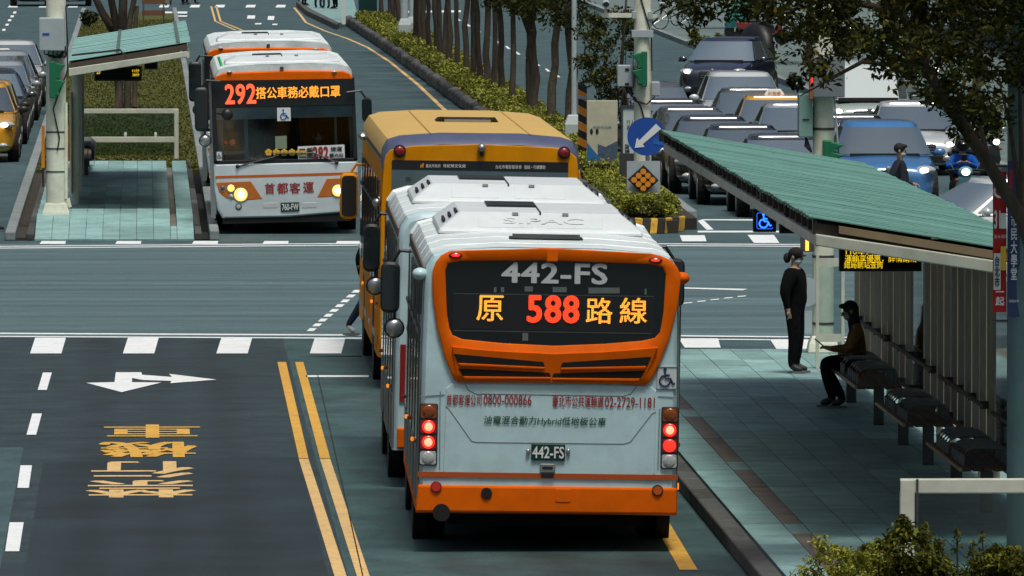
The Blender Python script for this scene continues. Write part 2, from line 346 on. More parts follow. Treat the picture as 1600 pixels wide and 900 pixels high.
leaf_shrub = leafmat('shrub_leaf', (0.016, 0.026, 0.003), (0.150, 0.155, 0.014))
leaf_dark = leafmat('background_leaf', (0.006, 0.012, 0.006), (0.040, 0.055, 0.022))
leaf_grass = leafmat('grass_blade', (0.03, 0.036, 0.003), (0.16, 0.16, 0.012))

# ------------------------------------------------------------------ ground and roads
ground = struct(MB().box(-600, 700, -60, 2500, -1, 0).build('ground', asph))
def sheet(name, pts, z, m, par=None):
    o = MB().prism(pts, z - 0.002, z, 'z').build(name, m, par)
    return o
Z1, Z2, Z3 = 0.004, 0.008, 0.012
YX0, YX1 = at(300, 527).y, at(300, 381).y          # the crossing road between its two stop lines
road = struct(sheet('road', [(-120, 55), (1.9, 55), (1.9, YX0), (-120, YX0)], Z1, asph_dark))
cross = struct(sheet('crossing_road', [(-300, YX0 + .02), (300, YX0 + .02), (300, YX1), (-300, YX1)], Z1, asph_x))
lane = struct(sheet('bus_lane', [(1.92, 55), (5.62, 55), (5.62, YX0 - .02), (1.92, YX0 - .02)], Z1, lane_conc))
sheet('asphalt_patch', [(-7, 60), (-1.35, 60), (-1.35, at(0, 700).y), (-7, at(0, 700).y)], Z2, asph, road)
sheet('asphalt_patch', [(-1.15, 60), (1.7, 60), (1.72, at(300, 716).y), (-1.1, at(300, 722).y)], Z2, mat('darker_patch', (0.014, 0.029, 0.035), 0.75, var=0.35, vs_=0.5, stretch=(1, .8, 1), bump=.4, bs=60, grain=.34, tracks=((-.55, .28, .35), (.95, .28, .35), (.2, .25, .3))), road)
def mark(name, pxs, m, par, z=Z3): return sheet(name, [tuple(at(x, y, z))[:2] for x, y in pxs], z, m, par)
# zebra stripes on this side
for x in (47, 192, 338, 484):
    mark('crosswalk_stripe', [(x, 552), (x + 49, 552), (x + 56, 527.5), (x + 8, 527.5)], paint_w, road)
for x0, x1, y0, y1 in ((1062, 1122, 543, 528.5), (1205, 1262, 545, 530)):
    mark('crosswalk_stripe', [(x0 + 8, y0), (x1 + 4, y0), (x1, y1), (x0 - 2, y1)], paint_w, cross)
# zebra stripes on the far side
for x in (62, 180, 300, 410, 524):
    mark('crosswalk_stripe', [(x, 381), (x + 40, 381), (x + 41, 376.5), (x + 3, 376.5)], paint_w, cross)
mark('crosswalk_stripe', [(1066, 377), (1104, 377), (1101, 367.5), (1062, 367.5)], paint_w, cross)
mark('crosswalk_stripe', [(1178, 379.5), (1218, 379.5), (1209, 367), (1168, 367)], paint_w, cross)
for ya, yb in ((520.6, 522.4), (525.6, 527)):
    mark('stop_line', [(-40, ya - 1), (565, ya + 2), (565, yb + 2), (-40, yb - 1)], paint_w, cross, Z2)
    mark('stop_line', [(1050, ya + 3), (1700, ya + 9), (1700, yb + 9), (1050, yb + 3)], paint_w, cross, Z2)
for ya, yb in ((379.6, 380.6), (382.4, 383.4)):
    mark('stop_line', [(-40, ya + 5), (560, ya), (560, yb), (-40, yb + 5)], paint_w, cross, Z2)
    mark('stop_line', [(1000, ya + .5), (1260, ya + 2), (1260, yb + 2), (1000, yb + .5)], paint_w, cross, Z2)
# dashed turning guides in the crossing
for k in range(9):
    t = k / 8.0; x = 552 - 70 * t; y = 455 + 60 * t
    mark('guide_dash', [(x - 3, y + 2.2), (x + 8, y + 2.2), (x + 13, y - 2.2), (x + 2, y - 2.2)], paint_w, cross)
for k in range(5):
    x = 1068 + 21 * k; y = 473 - 2.6 * k
    mark('guide_dash', [(x, y + 1.3), (x + 13, y + .3), (x + 14, y - 1.1), (x + 1, y - .1)], paint_w, cross)
mark('guide_line', [(1060, 450.5), (1160, 453.5), (1168, 451.3), (1060, 448.8)], paint_w, cross)
# lane dashes, arrow, lettering, yellow double line
for x0, y0, x1, y1, w_ in ((74, 582, 66, 609, 14), (58, 646, 49, 679, 15), (41, 727, 36, 762, 18), (26, 816, 19, 861, 22), (9, 915, 0, 965, 25)):
    mark('lane_dash', [(x1 - w_ / 2, y1), (x1 + w_ / 2, y1), (x0 + w_ / 2, y0), (x0 - w_ / 2, y0)], paint_w, road)
mark('direction_arrow', [(190, 612.5), (252, 597.5), (206, 597), (206.5, 590.5), (222, 593.5), (268, 595), (266, 598.5), (338, 593), (264, 584), (269, 589), (222, 585.5), (221, 581.5), (181, 581.5), (179, 597), (135, 598)], paint_w, road)
for ch, y0, y1, xc, m in (('車', 665, 685.5, 237.5, paint_y), ('機', 692, 716, 231, paint_y), ('行', 722.5, 748, 223, paint_yp), ('禁', 752, 779, 220, paint_yp)):
    a, b = at(xc, y1), at(xc, y0); wd = 1.05 if ch != '禁' else 1.1
    letter(ch, m, road, ((a.x + b.x) / 2, (a.y + b.y) / 2, Z3), wd, b.y - a.y, 'road', 0.028, 'road_lettering')
ya = at(440, 566).y
yl = at(452, 566).y
for xs in (((433.5, 447), (467, 482, 1), (508, 527)), ((461, 474), (500, 516, 1), (543, 563))):
    (a0, a1), (b0, b1, _), (c0, c1) = xs
    mark('yellow_line', [(b0, 716), (b1, 716), (a1, 565.5), (a0, 565.5)], paint_y, road)
    mark('yellow_line', [(2 * c0 - b0 + 30, 1085), (2 * c1 - b1 + 30, 1085), (b1, 717), (b0, 717)], paint_yp, road)
crack = mat('tarred_joint', (.012, .02, .022), .8)
mark('lane_joint', [(566, 900), (568, 900), (497, 585), (495.5, 585)], crack, lane)
mark('lane_joint', [(478, 556), (482, 556), (566, 556.6), (566, 555)], crack, lane)
mark('lane_stop_line', [(478, 589), (576, 589), (576, 586.2), (478, 586.2)], paint_w, lane)
mark('yellow_kerb_line', [(1062, 890), (1090, 890), (1045, 815), (1020, 815)], paint_y, lane)
mark('yellow_kerb_line', [(1180, 1090), (1214, 1090), (1098, 905), (1071, 905)], paint_y, lane)
# far carriageways: edge line, double yellow line, lane lettering, far crossing
edge = [(458, 12), (468, 24), (476, 35), (505, 48), (540, 60), (572, 74), (606, 96), (650, 132), (700, 180), (760, 237)]
for (xa, ya_), (xb, yb_) in zip(edge, edge[1:]):
    wa, wb = 3.2 + ya_ * .022, 3.2 + yb_ * .022
    mark('yellow_edge_line', [(xb, yb_), (xb + wb, yb_), (xa + wa, ya_), (xa, ya_)], paint_yp, ground, Z1)
for dx in (0, 8):
    mark('double_line', [(335 + dx, 33), (338 + dx, 33), (331.5 + dx, 10), (328.5 + dx, 10)], paint_yp, ground, Z1)
    mark('double_line', [(366 + dx * 1.3, 47), (370 + dx * 1.3, 47), (338 + dx, 33.2), (335 + dx, 33.2)], paint_yp, ground, Z1)
for x in (12, 60, 106, 248, 296, 335, 383, 430):
    mark('crosswalk_stripe', [(x, 11.5), (x + 15, 11.5), (x + 17, 7.5), (x + 3, 7.5)], paint_w, ground, Z1)
for x, y, w_, h_ in ((386, 24, 12, 5), (418, 25, 10, 6), (398, 36, 10, 2), (425, 37, 8, 2), (252, 18, 40, 3), (254, 24, 38, 2), (20, 18, 5, 3), (16, 24, 5, 3), (12, 30, 5, 3), (8, 37, 5, 3), (3, 45, 5, 3)):
    mark('worn_marking', [(x, y + h_), (x + w_, y + h_), (x + w_ + 1, y), (x + 1, y)], paint_w, ground, Z1)
for k in range(11):
    x, y = 712 + 15.5 * k, 28 + 8.8 * k
    mark('lane_dash', [(x + 4, y + 4.4), (x + 8.5, y + 4.4), (x + 3, y), (x - .5, y)], paint_w, ground, Z1)
mark('far_stop_line', [(620, 20), (720, 19), (720, 16), (620, 17)], paint_w, ground, Z1)
for pts in ([(1090, 345), (1098, 342.5), (1115, 358.5), (1104, 359)], [(1098, 344), (1245, 345), (1245, 342.8), (1098, 342.5)], [(1090, 363), (1245, 363), (1245, 360.5), (1090, 360.5)]):
    mark('stop_marking', pts, paint_w, ground, Z1)

# ------------------------------------------------------------------ near bus stop island (right)
XK, XW, PZ = 5.62, 9.30, 0.16
YN, YF = 86.0, at(1150, 545, PZ).y
isl = struct(MB().box(XK + .22, XW, YN, YF, 0.0, PZ - .03).build('bus_stop_island', mat('mortar', (0.075, 0.085, 0.085), .9)))
kb = MB().box(0, .2, 0, 1.47, 0.0, PZ).build('kerb_stone', kerb_d, isl, bevel=.02, loc=(XK, YN, 0))
for k in range(1, int((YF - YN) / 1.5)):
    o = kb.copy(); col.objects.link(o); o.location = (XK, YN + 1.5 * k, 0)
rows = int((YF - YN) / 1.45); BW = .20; cw = (XW - XK - .24 - BW) / 8; xs_ = [XK + .22, XK + .22 + cw] + [XK + .22 + cw + BW + cw * k for k in range(7)]
def slab(w_, l_, m, par, n='paving_slab'): return MB().box(.004, w_ - .004, .006, l_ - .006, PZ - .05, PZ).build(n, m, par)
sA = slab(cw, 1.45, slab_m, isl); sB = slab(BW, 1.45, slab_b, isl); sC = slab(BW, 1.45, slab_m, isl); first = {sA: 1, sB: 1, sC: 1}
for r in range(rows):
    for c in range(9):
        src = sA if c != 1 else (sC if r % 7 == 3 else sB)
        if first[src]: o = src; first[src] = 0
        else: o = src.copy(); col.objects.link(o)
        o.location = (xs_[c], YF - 1.45 * (r + 1), random.uniform(-.0015, .0015))
# ------------------------------------------------------------------ far bus stop island (left)
LX0, LX1 = -1.84, .86
LYN, LYF = at(150, 376).y, at(150, 262, PZ).y
isl2 = struct(MB().prism([(LYN + .1, 0), (LYF, 0), (LYF, PZ - .03), (LYN + (LYF - LYN) / 15, PZ - .03)], LX0, LX1, 'x').build('opposite_bus_stop_island', mat('mortar', (0.075, 0.085, 0.085), .9)))
rw2 = (LYF - LYN) / 15; B2 = .11; cw2 = (LX1 - LX0 - B2) / 9; x2 = [LX0 + cw2 * k for k in range(8)] + [LX0 + cw2 * 8, LX0 + cw2 * 8 + B2]
tA = slab(cw2, rw2, slab_m, isl2); tB = slab(B2, rw2, slab_b, isl2); tC = slab(B2, rw2, slab_m, isl2); first = {tA: 1, tB: 1, tC: 1}
for r in range(15):
    for c in range(10):
        src = tA if c != 8 else (tC if r == 0 else tB)
        if first[src]: o = src; first[src] = 0
        else: o = src.copy(); col.objects.link(o)
        o.location = (x2[c], LYN + rw2 * r, random.uniform(-.0015, .0015))
        if r == 0: o.rotation_euler.x = math.atan(.14 / rw2); o.location.z = -.135
kerbs2 = [((LX0 - .50, LX0 - .32), 0.15, kerb_m), ((LX0 - .14, LX0 - .01), .12, kerb_d), ((LX1 + .01, LX1 + .13), .13, kerb_d), ((LX1 + .26, LX1 + .42), .17, kerb_m)]
for (x0, x1), z, m in kerbs2:
    k0 = MB().box(x0, x1, .0, 3.97, 0, z).build('kerb_stone', m, isl2, bevel=.02, loc=(0, LYN, 0))
    for k in range(1, 56 if m is kerb_m else 10):
        o = k0.copy(); col.objects.link(o); o.location = (0, LYN + 4 * k, 0)
gut = struct(MB().box(LX0 - .32, LX0 - .14, LYN, LYF, 0, .05).build('soil_strip', soil_m))
struct(MB().box(LX1 + .13, LX1 + .26, LYN, LYF, 0, .03).build('gutter', blk_m))
verge = struct(MB().box(LX0 - .3, LX1 + .26, LYF + .01, LYN + 214, 0, .12).build('grass_verge', grass_m))
# ------------------------------------------------------------------ tree median (middle)
def kx(Y): return np.interp(Y, [181, 200, 254, 330, 385, 470], [8.25, 8.15, 7.95, 7.55, 7.1, 6.4])
def rx(Y): return np.interp(Y, [181, 200, 254, 330, 385, 470], [9.7, 9.75, 9.7, 9.5, 9.2, 8.7])
MY0, MY1 = 183.0, 375.0
ys = [MY0 + (MY1 - MY0) * k / 24 for k in range(25)]
med = struct(MB().prism([(kx(y) + .2, y) for y in ys] + [(rx(y) - .1, y) for y in reversed(ys)], 0, .2, 'z').build('tree_median', soil_m))
ks = MB(); ks.box(-.02, .2, 0, .94, 0, .34); ks = ks.build('kerb_stone', kerb_d, med, bevel=.07, loc=(kx(MY0), MY0, 0))
for k in range(1, 192):
    y = MY0 + k
    o = ks.copy(); col.objects.link(o); o.location = (kx(y), y, random.uniform(-.03, .02)); o.rotation_euler = (random.uniform(-.03, .03), 0, math.atan((kx(y) - kx(y + 1)) / 1) + random.uniform(-.04, .04))
ks2 = MB().box(-.1, .1, 0, 3.9, 0, .2).build('kerb_stone', kerb_m, med, bevel=.03, loc=(rx(MY0 + 4), MY0 + 4, 0))
for k in range(2, 48):
    o = ks2.copy(); col.objects.link(o); o.location = (rx(MY0 + 4 * k), MY0 + 4 * k, 0); o.rotation_euler.z = math.atan((rx(MY0 + 4 * k) - rx(MY0 + 4 * k + 4)) / 4)
# painted nose of the median: kerb blocks in turn yellow and black
nose_y = mat('worn_yellow_kerb', (0.75, 0.42, 0.03), .8, c2=(0.30, 0.19, 0.03), vs_=9, bump=.3); nose_k = mat('worn_black_kerb', (0.02, 0.02, 0.018), .85, var=.4, vs_=8)
n0, n1 = at(955, 366), at(1075, 366); NB = 10
nose = struct(MB().box(n0.x + .1, n1.x - .15, n0.y + .3, MY0 + .2, 0, .22).build('median_nose', soil_m))
for k in range(NB):
    xa = n0.x + (n1.x - n0.x) * k / NB; xb = n0.x + (n1.x - n0.x) * (k + 1) / NB
    bow = lambda x: n0.y + .0 + 1.2 * ((x - (n0.x + n1.x) / 2) / (n1.x - n0.x) * 2) ** 2
    MB().loft([[(xa + .004, bow(xa), 0), (xb - .004, bow(xb), 0), (xb - .004, bow(xb) + .5, 0), (xa + .004, bow(xa) + .5, 0)],
               [(xa + .034, bow(xa) + .12, .26), (xb + .026, bow(xb) + .12, .26), (xb + .026, bow(xb) + .5, .26), (xa + .034, bow(xa) + .5, .26)]]).build('kerb_block', nose_y if k % 2 else nose_k, nose, bevel=.015)
# far bus stop platform and right pavement
far_is = struct(MB().prism([tuple(at(*p))[:2] for p in ((470, 10), (484, 22), (527, 44), (560, 38), (545, -30), (455, -30))], 0, .17, 'z').build('distant_bus_stop_island', slab_m))
MB().prism([tuple(at(*p))[:2] for p in ((463, 10), (478, 24), (526, 47), (530, 44), (486, 22), (470, 10))], 0, .19, 'z').build('kerb_strip', kerb_d, far_is)
PX = 17.6
pave = struct(MB().box(PX, 60, 190, 900, 0, .14).build('right_pavement', mat('pavement', (0.12, 0.17, 0.165), .8, var=.25, vs_=.6, bump=.2, bs=20)))
k0 = MB().box(PX - .2, PX - .005, 0, 3.95, 0, .15).build('kerb_stone', kerb_m, pave, loc=(0, 190, 0))
for k in range(1, 60):
    o = k0.copy(); col.objects.link(o); o.location = (0, 190 + 4 * k, 0)
lpave = struct(MB().box(-80, -14.5, 190, 900, 0, .14).build('left_pavement', mat('pavement', (0.12, 0.17, 0.165), .8)))
# ------------------------------------------------------------------ buses (local frame: the end that faces us is at y = 0, x right, z up)
def panel(cx, gy, s, sl):                           # photo pixel on the end panel -> local (x, z) before the body's lean
    return lambda x, y: ((x - cx) / s, (gy - (y - (x - cx) * sl)) / s)
PROF = [(1.0, .38), (1.0, 1.0), (.994, 2.0), (.982, 2.6), (.965, 2.76), (.915, 2.86), (.80, 2.905), (.40, 2.93)]
def wx(z, W2=1.25): return W2 * float(np.interp(z, [p[1] for p in PROF], [p[0] for p in PROF]))
def ring(y, W2, kw=1.0, dz=0.0, zs=1.0, lo=0, hi=8, grow=0.0):
    P = PROF[lo:hi]
    r = [(-p[0] * W2 * kw - grow * (1 if p[0] > .8 else .3), y, (p[1] if p[1] < 1.2 else (p[1] + dz) * zs) + grow * (1 if p[0] < .8 else 0)) for p in P]
    return r + [(-a, b, c) for a, b, c in reversed(r)]
def shell(par, L, W2, m, m_roof, zs=1.0, open_front=False, rear=None, seams=True):
    ys = [(0, .955, -.07), (.03, .978, -.03), (.1, .995, -.006), (.25, 1, 0), (L - .25, 1, 0), (L - .1, .99, -.01), (L, .95, -.08)]
    if rear: ys = rear + ys[4:]
    if open_front: ys = [(.02, .985, -.012)] + ys[2:]
    b = MB(); b.loft([ring(y, W2, k, d, zs) for y, k, d in ys], cap=not open_front)
    if open_front:
        n = 16; b.f.append(tuple(len(b.v) - 1 - i for i in range(n)))
    b.build('body', m, par, smooth=True, ang=30)
    rf = MB(); rr = [ring(y, W2, k, d, zs, 3, 8, .006) for y, k, d in ys[(2 if not open_front else 0) if not rear else 1:]]
    n = len(rr[0]); rf.add([v for r in rr for v in r], [(k * n + i, k * n + i + 1, k * n + n + i + 1, k * n + n + i) for k in range(len(rr) - 1) for i in range(n - 1)])
    roof = rf.build('roof', m_roof, par, smooth=True, ang=30)
    for k in range(int(L / 1.5) if seams else 0):
        y = .9 + 1.5 * k
        rb = ring(y, W2, 1, 0, zs, 4, 8, .008)
        bb = MB(); bb.tube(rb, .005, 5); bb.build('roof_seam', m_roof, roof)
    return roof
def roof_band(par, y0, y1, W2, m, zs=1.0, g=.012):
    rr = [ring(y, W2, 1, 0, zs, 3, 8, g) for y in (y0, y1)]; n = len(rr[0])
    MB().add(rr[0] + rr[1], [(i, i + 1, n + i + 1, n + i) for i in range(n - 1)]).build('roof_band', m, par, smooth=True)
flank_m = mat('flank_grey', (.13, .165, .165), .5, var=.2, dirt=.5)
def side(par, L, W2, zs=1.0, glass=None, trim=None, n=6, z0=1.15, z1=2.42, y0=.5, markers=True, lines=(), flank=False):
    glass = glass or black_g; st = (L - y0 - .3) / n
    for s in (-1, 1):
        if flank:                                   # dark grey side cladding over the body, under the panes
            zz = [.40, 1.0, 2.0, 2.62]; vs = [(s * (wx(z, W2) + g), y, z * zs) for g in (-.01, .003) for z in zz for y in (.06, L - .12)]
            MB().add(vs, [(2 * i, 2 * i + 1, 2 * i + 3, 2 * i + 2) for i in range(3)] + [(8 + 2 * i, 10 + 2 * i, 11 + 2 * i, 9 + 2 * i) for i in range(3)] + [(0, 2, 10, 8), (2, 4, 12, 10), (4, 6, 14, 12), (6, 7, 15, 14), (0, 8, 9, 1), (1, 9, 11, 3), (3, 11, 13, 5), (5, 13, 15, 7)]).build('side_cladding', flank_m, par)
        for k in range(n):
            a = y0 + st * k + .05; b = y0 + st * (k + 1) - .05
            zz = [z0, (z0 + z1) / 2, z1]
            m = MB()
            vs = [(s * (wx(z, W2) + g), y, z * zs) for g in (-.02, .008) for z in zz for y in (a, b)]
            m.add(vs, [(0, 1, 3, 2), (2, 3, 5, 4), (6, 8, 9, 7), (8, 10, 11, 9), (0, 2, 8, 6), (2, 4, 10, 8), (1, 7, 9, 3), (3, 9, 11, 5), (4, 5, 11, 10), (0, 6, 7, 1)])
            pn = m.build('side_window', glass, par)
            if trim:
                f = MB()
                f.box(s * (wx(1.8, W2) + .004), s * (wx(1.8, W2) + .02), a - .05, a - .01, z0 * zs, z1 * zs)
                f.box(s * (wx(1.9, W2) + .004), s * (wx(1.9, W2) + .018), a, b, 2.05 * zs, 2.08 * zs)
                f.build('window_trim', trim, pn)
        MB().box(s * (wx(2.66, W2) - .01), s * (wx(2.66, W2) + .012), .12, L - .2, 2.63 * zs, 2.72 * zs).build('cant_rail', mat('cant_rail_brown', (.10, .055, .035), .6, var=.2), par)
        for z, c, m in lines:
            MB().box(s * (W2 - .01), s * (W2 + .006), .3, L - .3, z, z + c).build('side_stripe', m, par)
        for k in range(4):                          # access hatches along the skirt
            y = .6 + (L - 1.4) / 4 * k
            MB().box(s * (W2 - .01), s * (W2 + .012), y, y + 1.1, .46, .95).build('side_hatch', flank_m if par.name != 'city_bus.002' else yellow_p, par, bevel=.008)
        if markers:
            for k in range(5):
                y = .35 + (L - .8) / 4 * k
                mk = MB().box(s * (W2 + .0), s * (W2 + .035), y, y + .07, 1.02 - .1 * (k % 2), 1.06 - .1 * (k % 2)).build('side_marker_lamp', amber if k % 2 else amber_off, par, bevel=.01)
def wheels(par, ys, W2, roll, r=.47):
    for y in ys:
        for s in (-1, 1):
            x = s * (W2 - .17); z = r + x * math.sin(roll)
            t = MB()
            prof = [(.0, .30), (.0, .42), (.03, .46), (.07, r), (.20, r), (.24, .46), (.27, .42), (.27, .30)]
            rings = [[(x + s * (.13 - a), y + rr * math.cos(q), z + rr * math.sin(q)) for q in (2 * math.pi * k / 24 for k in range(24))] for a, rr in prof]
            t.loft(rings); w_ = t.build('wheel', rubber, par, smooth=True)
            MB().disc((x + s * .115, y, z), .27, .05, 20, 'x').build('rim', steel, w_, bevel=.02)
            MB().disc((s * (W2 - .06), y, .5), .58, .13, 24, 'x').build('wheel_arch', blk_m, par)
    MB().box(-W2 + .3, W2 - .3, .6, max(ys) + 1.2, .22, .6).build('chassis', blk_m, par)
def aircon(par, y0, y1, z, hw, m, ht=.21, top=.78, vents=True):
    rings = [[(-hw, y0, z), (hw, y0, z), (hw, y1, z), (-hw, y1, z)],
             [(-hw + .02, y0 + .02, z + .05), (hw - .02, y0 + .02, z + .05), (hw - .02, y1 - .02, z + .05), (-hw + .02, y1 - .02, z + .05)],
             [(-hw * top, y0 + .35, z + ht), (hw * top, y0 + .35, z + ht), (hw * top, y1 - .35, z + ht), (-hw * top, y1 - .35, z + ht)]]
    a = MB().loft(rings).build('air_conditioner', m, par, bevel=.05)
    # each slope of the cover carries its own pieces
    MB().box(-.008, .008, y0 + .3, y1 - .3, z + ht - .02, z + ht + .008).build('cover_joint', blk, a)
    def slope(t): return (y0 + .02 + .33 * t, z + .05 + (ht - .05) * t)
    for s in (-1, 1):
        p = [slope(.12), slope(.85)]
        f = MB(); f.add([(s * .06, p[0][0] - .008, p[0][1]), (s * .62, p[0][0] - .008, p[0][1]), (s * .62, p[1][0] - .008, p[1][1]), (s * .06, p[1][0] - .008, p[1][1]),
                         (s * .06, p[0][0] + .03, p[0][1]), (s * .62, p[0][0] + .03, p[0][1]), (s * .62, p[1][0] + .03, p[1][1]), (s * .06, p[1][0] + .03, p[1][1])],
                        [(0, 1, 2, 3), (4, 7, 6, 5), (0, 4, 5, 1), (3, 2, 6, 7), (0, 3, 7, 4), (1, 5, 6, 2)])
        f.build('cover_flap', m, a, bevel=.01)
        MB().box(s * .25 - .03, s * .25 + .03, p[1][0] - .03, p[1][0] + .02, p[1][1], p[1][1] + .025).build('flap_latch', steel, a)
        if vents:
            for k in range(3):
                x = s * (hw - .05 - .045 * k)
                zc = z + .06 + (ht - .06) * (.25 + .27 * k)
                MB().box(s * (hw - .03 - (hw - hw * top) * (.2 + .27 * k)) - .012, s * (hw - .03 - (hw - hw * top) * (.2 + .27 * k)) + .012, y0 + .55, y0 + 1.5, zc - .02, zc + .03).build('louvre', blk, a)
    MB().box(-.5, .0, (y0 + y1) / 2, y1 - .6, z + ht, z + ht + .02).build('fan_grille', blk, a)
    return a
def mirror(par, p, hgt=.6, wd=.24, m=None, arm=None, round_=True):
    x, y, z = p
    b = MB(); b.loft([[(x + a * kx_, y + yy, z + c * kz) for a, c in rrect(-wd / 2, wd / 2, -hgt / 2, hgt / 2, .07)] for yy, kx_, kz in ((-.07, .8, .9), (-.04, 1, 1), (.05, 1, 1), (.09, .7, .85))])
    o = b.build('mirror', m or blk, par, smooth=True)
    MB().prism([(x + a * .82, z + c * .88) for a, c in rrect(-wd / 2, wd / 2, -hgt / 2, hgt / 2, .06)], y - .078, y - .071).build('mirror_glass', glass_t if m is None else blk, o)
    s = 1 if x < 0 else -1
    MB().tube([(x, y + .05, z + hgt / 2 - .03), (x + s * .1, y + .05, z + hgt / 2 + .12), (x + s * .34, y + .02, z + hgt / 2 + .1)], .022, 6).build('mirror_arm', arm or blk, o)
    if round_:
        MB().ball((x + s * .05, y, z - hgt / 2 - .16), .11, .05, .11).build('round_mirror', blk, o, smooth=True)
        MB().ball((x + s * .05, y - .02, z - hgt / 2 - .16), .095, .045, .095).build('round_mirror_glass', steel, o, smooth=True)
        MB().tube([(x + s * .05, y + .02, z - hgt / 2 - .1), (x + s * .05, y + .02, z - hgt / 2 + .05)], .015, 5).build('mirror_stay', blk, o)
def resample(poly, n=72):
    cx = sum(p[0] for p in poly) / len(poly); cz = sum(p[1] for p in poly) / len(poly); out = []
    A = [2 * math.pi * k / n for k in range(n)]
    for a in A:
        best = None; dx, dz = math.cos(a), math.sin(a)
        for i in range(len(poly)):
            (x1, z1), (x2, z2) = poly[i], poly[(i + 1) % len(poly)]
            x1 -= cx; x2 -= cx; z1 -= cz; z2 -= cz; ex, ez = x2 - x1, z2 - z1; D = dx * ez - dz * ex
            if abs(D) < 1e-9: continue
            t = (x1 * ez - z1 * ex) / D; u = (x1 * dz - z1 * dx) / D
            if t > 0 and -1e-6 <= u <= 1 + 1e-6 and (best is None or t > best): best = t
        out.append((cx + dx * best, cz + dz * best))
    return out
def frame_ring(par, name, outer, inner, d0, d1, m, n=72):
    c = (sum(p[0] for p in inner) / len(inner), sum(p[1] for p in inner) / len(inner))
    o = resample(outer, n); i = resample(inner, n)
    def R3(P, y, k=1.0): return [(c[0] + (p[0] - c[0]) * k, y, c[1] + (p[1] - c[1]) * k) for p in P]
    b = MB(); b.loft([R3(o, .0), R3(o, -d1 + .01), R3(o, -d1, .99), R3(i, -d1, 1.02), R3(i, -d1 + .008), R3(i, -d0)], cap=False)
    return b.build(name, m, par, smooth=True, ang=50)

# ---------------- the orange and white bus in front (rear view)
ROLL = .018; Y0 = F / 163.0
c0 = atY(853.5, 866, Y0)
bus = thing('city_bus', 'white and orange bus seen from behind, rear display reading 588', 'bus', (c0.x, Y0, 0)); bus.rotation_euler.y = ROLL; bus.rotation_euler.z = -.010
L1 = 8.7
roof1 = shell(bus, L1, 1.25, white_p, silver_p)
side(bus, L1, 1.25, flank=True, n=5, trim=darksteel, z0=.98, z1=2.62, y0=.22, lines=((.98, .03, orange_p), (.36, .09, orange_p)))
wheels(bus, (2.3, 6.7), 1.25, ROLL)
aircon(bus, 3.8, 7.4, 2.91, 1.03, ac_w)
_l = letter('SIPAC', ac_w, bus, (0, 0, 0), .8, .12, '-y', .008); _l.location = (.03, 3.976, 3.0445); _l.rotation_euler.x = R(-64)
roof_band(bus, L1 - .75, L1 - .3, 1.25, brown_p)
for k in range(3): MB().tube(ring(L1 - .95 - .14 * k, 1.25, 1, 0, 1, 4, 8, .016), .022, 5).build('roof_rib', silver_p, bus)
MB().box(-.36, .36, 1.9, 2.2, 2.92, 2.96).build('roof_hatch', blk, bus, bevel=.01); MB().box(-.33, .33, 1.86, 2.0, 2.95, 2.99).build('roof_hatch_flap', darksteel, bus)
q = panel(853.5, 866, 163.0, ROLL)
outer = [q(*p) for p in ((690, 392), (853, 388), (1018, 397), (1046, 410), (1057, 432), (1052, 480), (1040, 530), (1024, 571), (1009, 603), (930, 600), (853, 599), (706, 597), (690, 562), (676, 512), (668, 460), (667, 425), (674, 404))]
inner = [q(*p) for p in ((694, 408), (853, 407), (1024, 414), (1033, 424), (1030, 490), (1025, 522), (1014, 532), (940, 538), (860, 541), (780, 537), (712, 530), (697, 522), (691, 490), (687, 418))]
frame_ring(bus, 'rear_window_surround', outer, inner, .004, .045, orange_p, 96)
gl = MB().prism(resample(inner, 96), -.012, -.004).build('rear_window', black_g, bus)
for y, x0, x1 in ((458, 700, 1015), (516, 702, 1012)):
    MB().prism([q(x0, y), q(x1, y + 5), q(x1, y + 7), q(x0, y + 2)], -.016, -.012).build('display_edge', darksteel, gl)
MB().prism([q(700, 461), q(1016, 466), q(1013, 520), q(702, 514)], -.015, -.0125).build('display_board', mat('display_black', (.012, .014, .016), .35), gl)
for x, y, w_, h_ in ((812, 448, 13, 8), (856, 449, 22, 8), (912, 450, 49, 9), (775, 449, 5, 8), (764, 449, 4, 8), (1000, 452, 3, 9), (810, 521, 9, 12)):  # pale patches painted on the opaque pane for light showing through
    MB().prism([q(x, y), q(x + w_, y), q(x + w_, y + h_), q(x, y + h_)], -.0145, -.012).build('painted_glint', mat('glint_grey', (.11, .14, .14), .5), gl)
def qt(body, x0, x1, y0, y1, m, par, Q, y=-.02, bold=.02, shear=0):
    a = Q(x0, (y0 + y1) / 2); b = Q(x1, (y0 + y1) / 2); c = Q((x0 + x1) / 2, y0); d = Q((x0 + x1) / 2, y1)
    return letter(body, m, par, ((a[0] + b[0]) / 2, y, (c[1] + d[1]) / 2), b[0] - a[0], c[1] - d[1], '-y', bold, shear=shear)
qt('442-FS', 777, 940, 412, 443, text_g, gl, q, bold=.03)
qt('原', 738, 779, 462, 502, led_o, gl, q, bold=.012); qt('588', 818, 897, 463, 504, led_r, gl, q, bold=.035)
qt('路', 909, 950, 466, 506, led_o, gl, q, bold=.012); qt('線', 962, 1004, 466, 506, led_o, gl, q, bold=.012)
gzt, gzb = q(853, 545)[1], q(853, 600)[1]
def gyy(z, d=0.0): return -.035 - .05 * max(0, min(1, (z - gzb) / (gzt - gzb))) - d     # the panel leans out towards its top ledge
def tilt(pts, d0, d1, name, m, par, bevel=0):
    P = [q(*p) for p in pts]; return MB().loft([[(u, gyy(z, d1), z) for u, z in P], [(u, gyy(z, d0), z) for u, z in P]]).build(name, m, par, bevel=bevel)
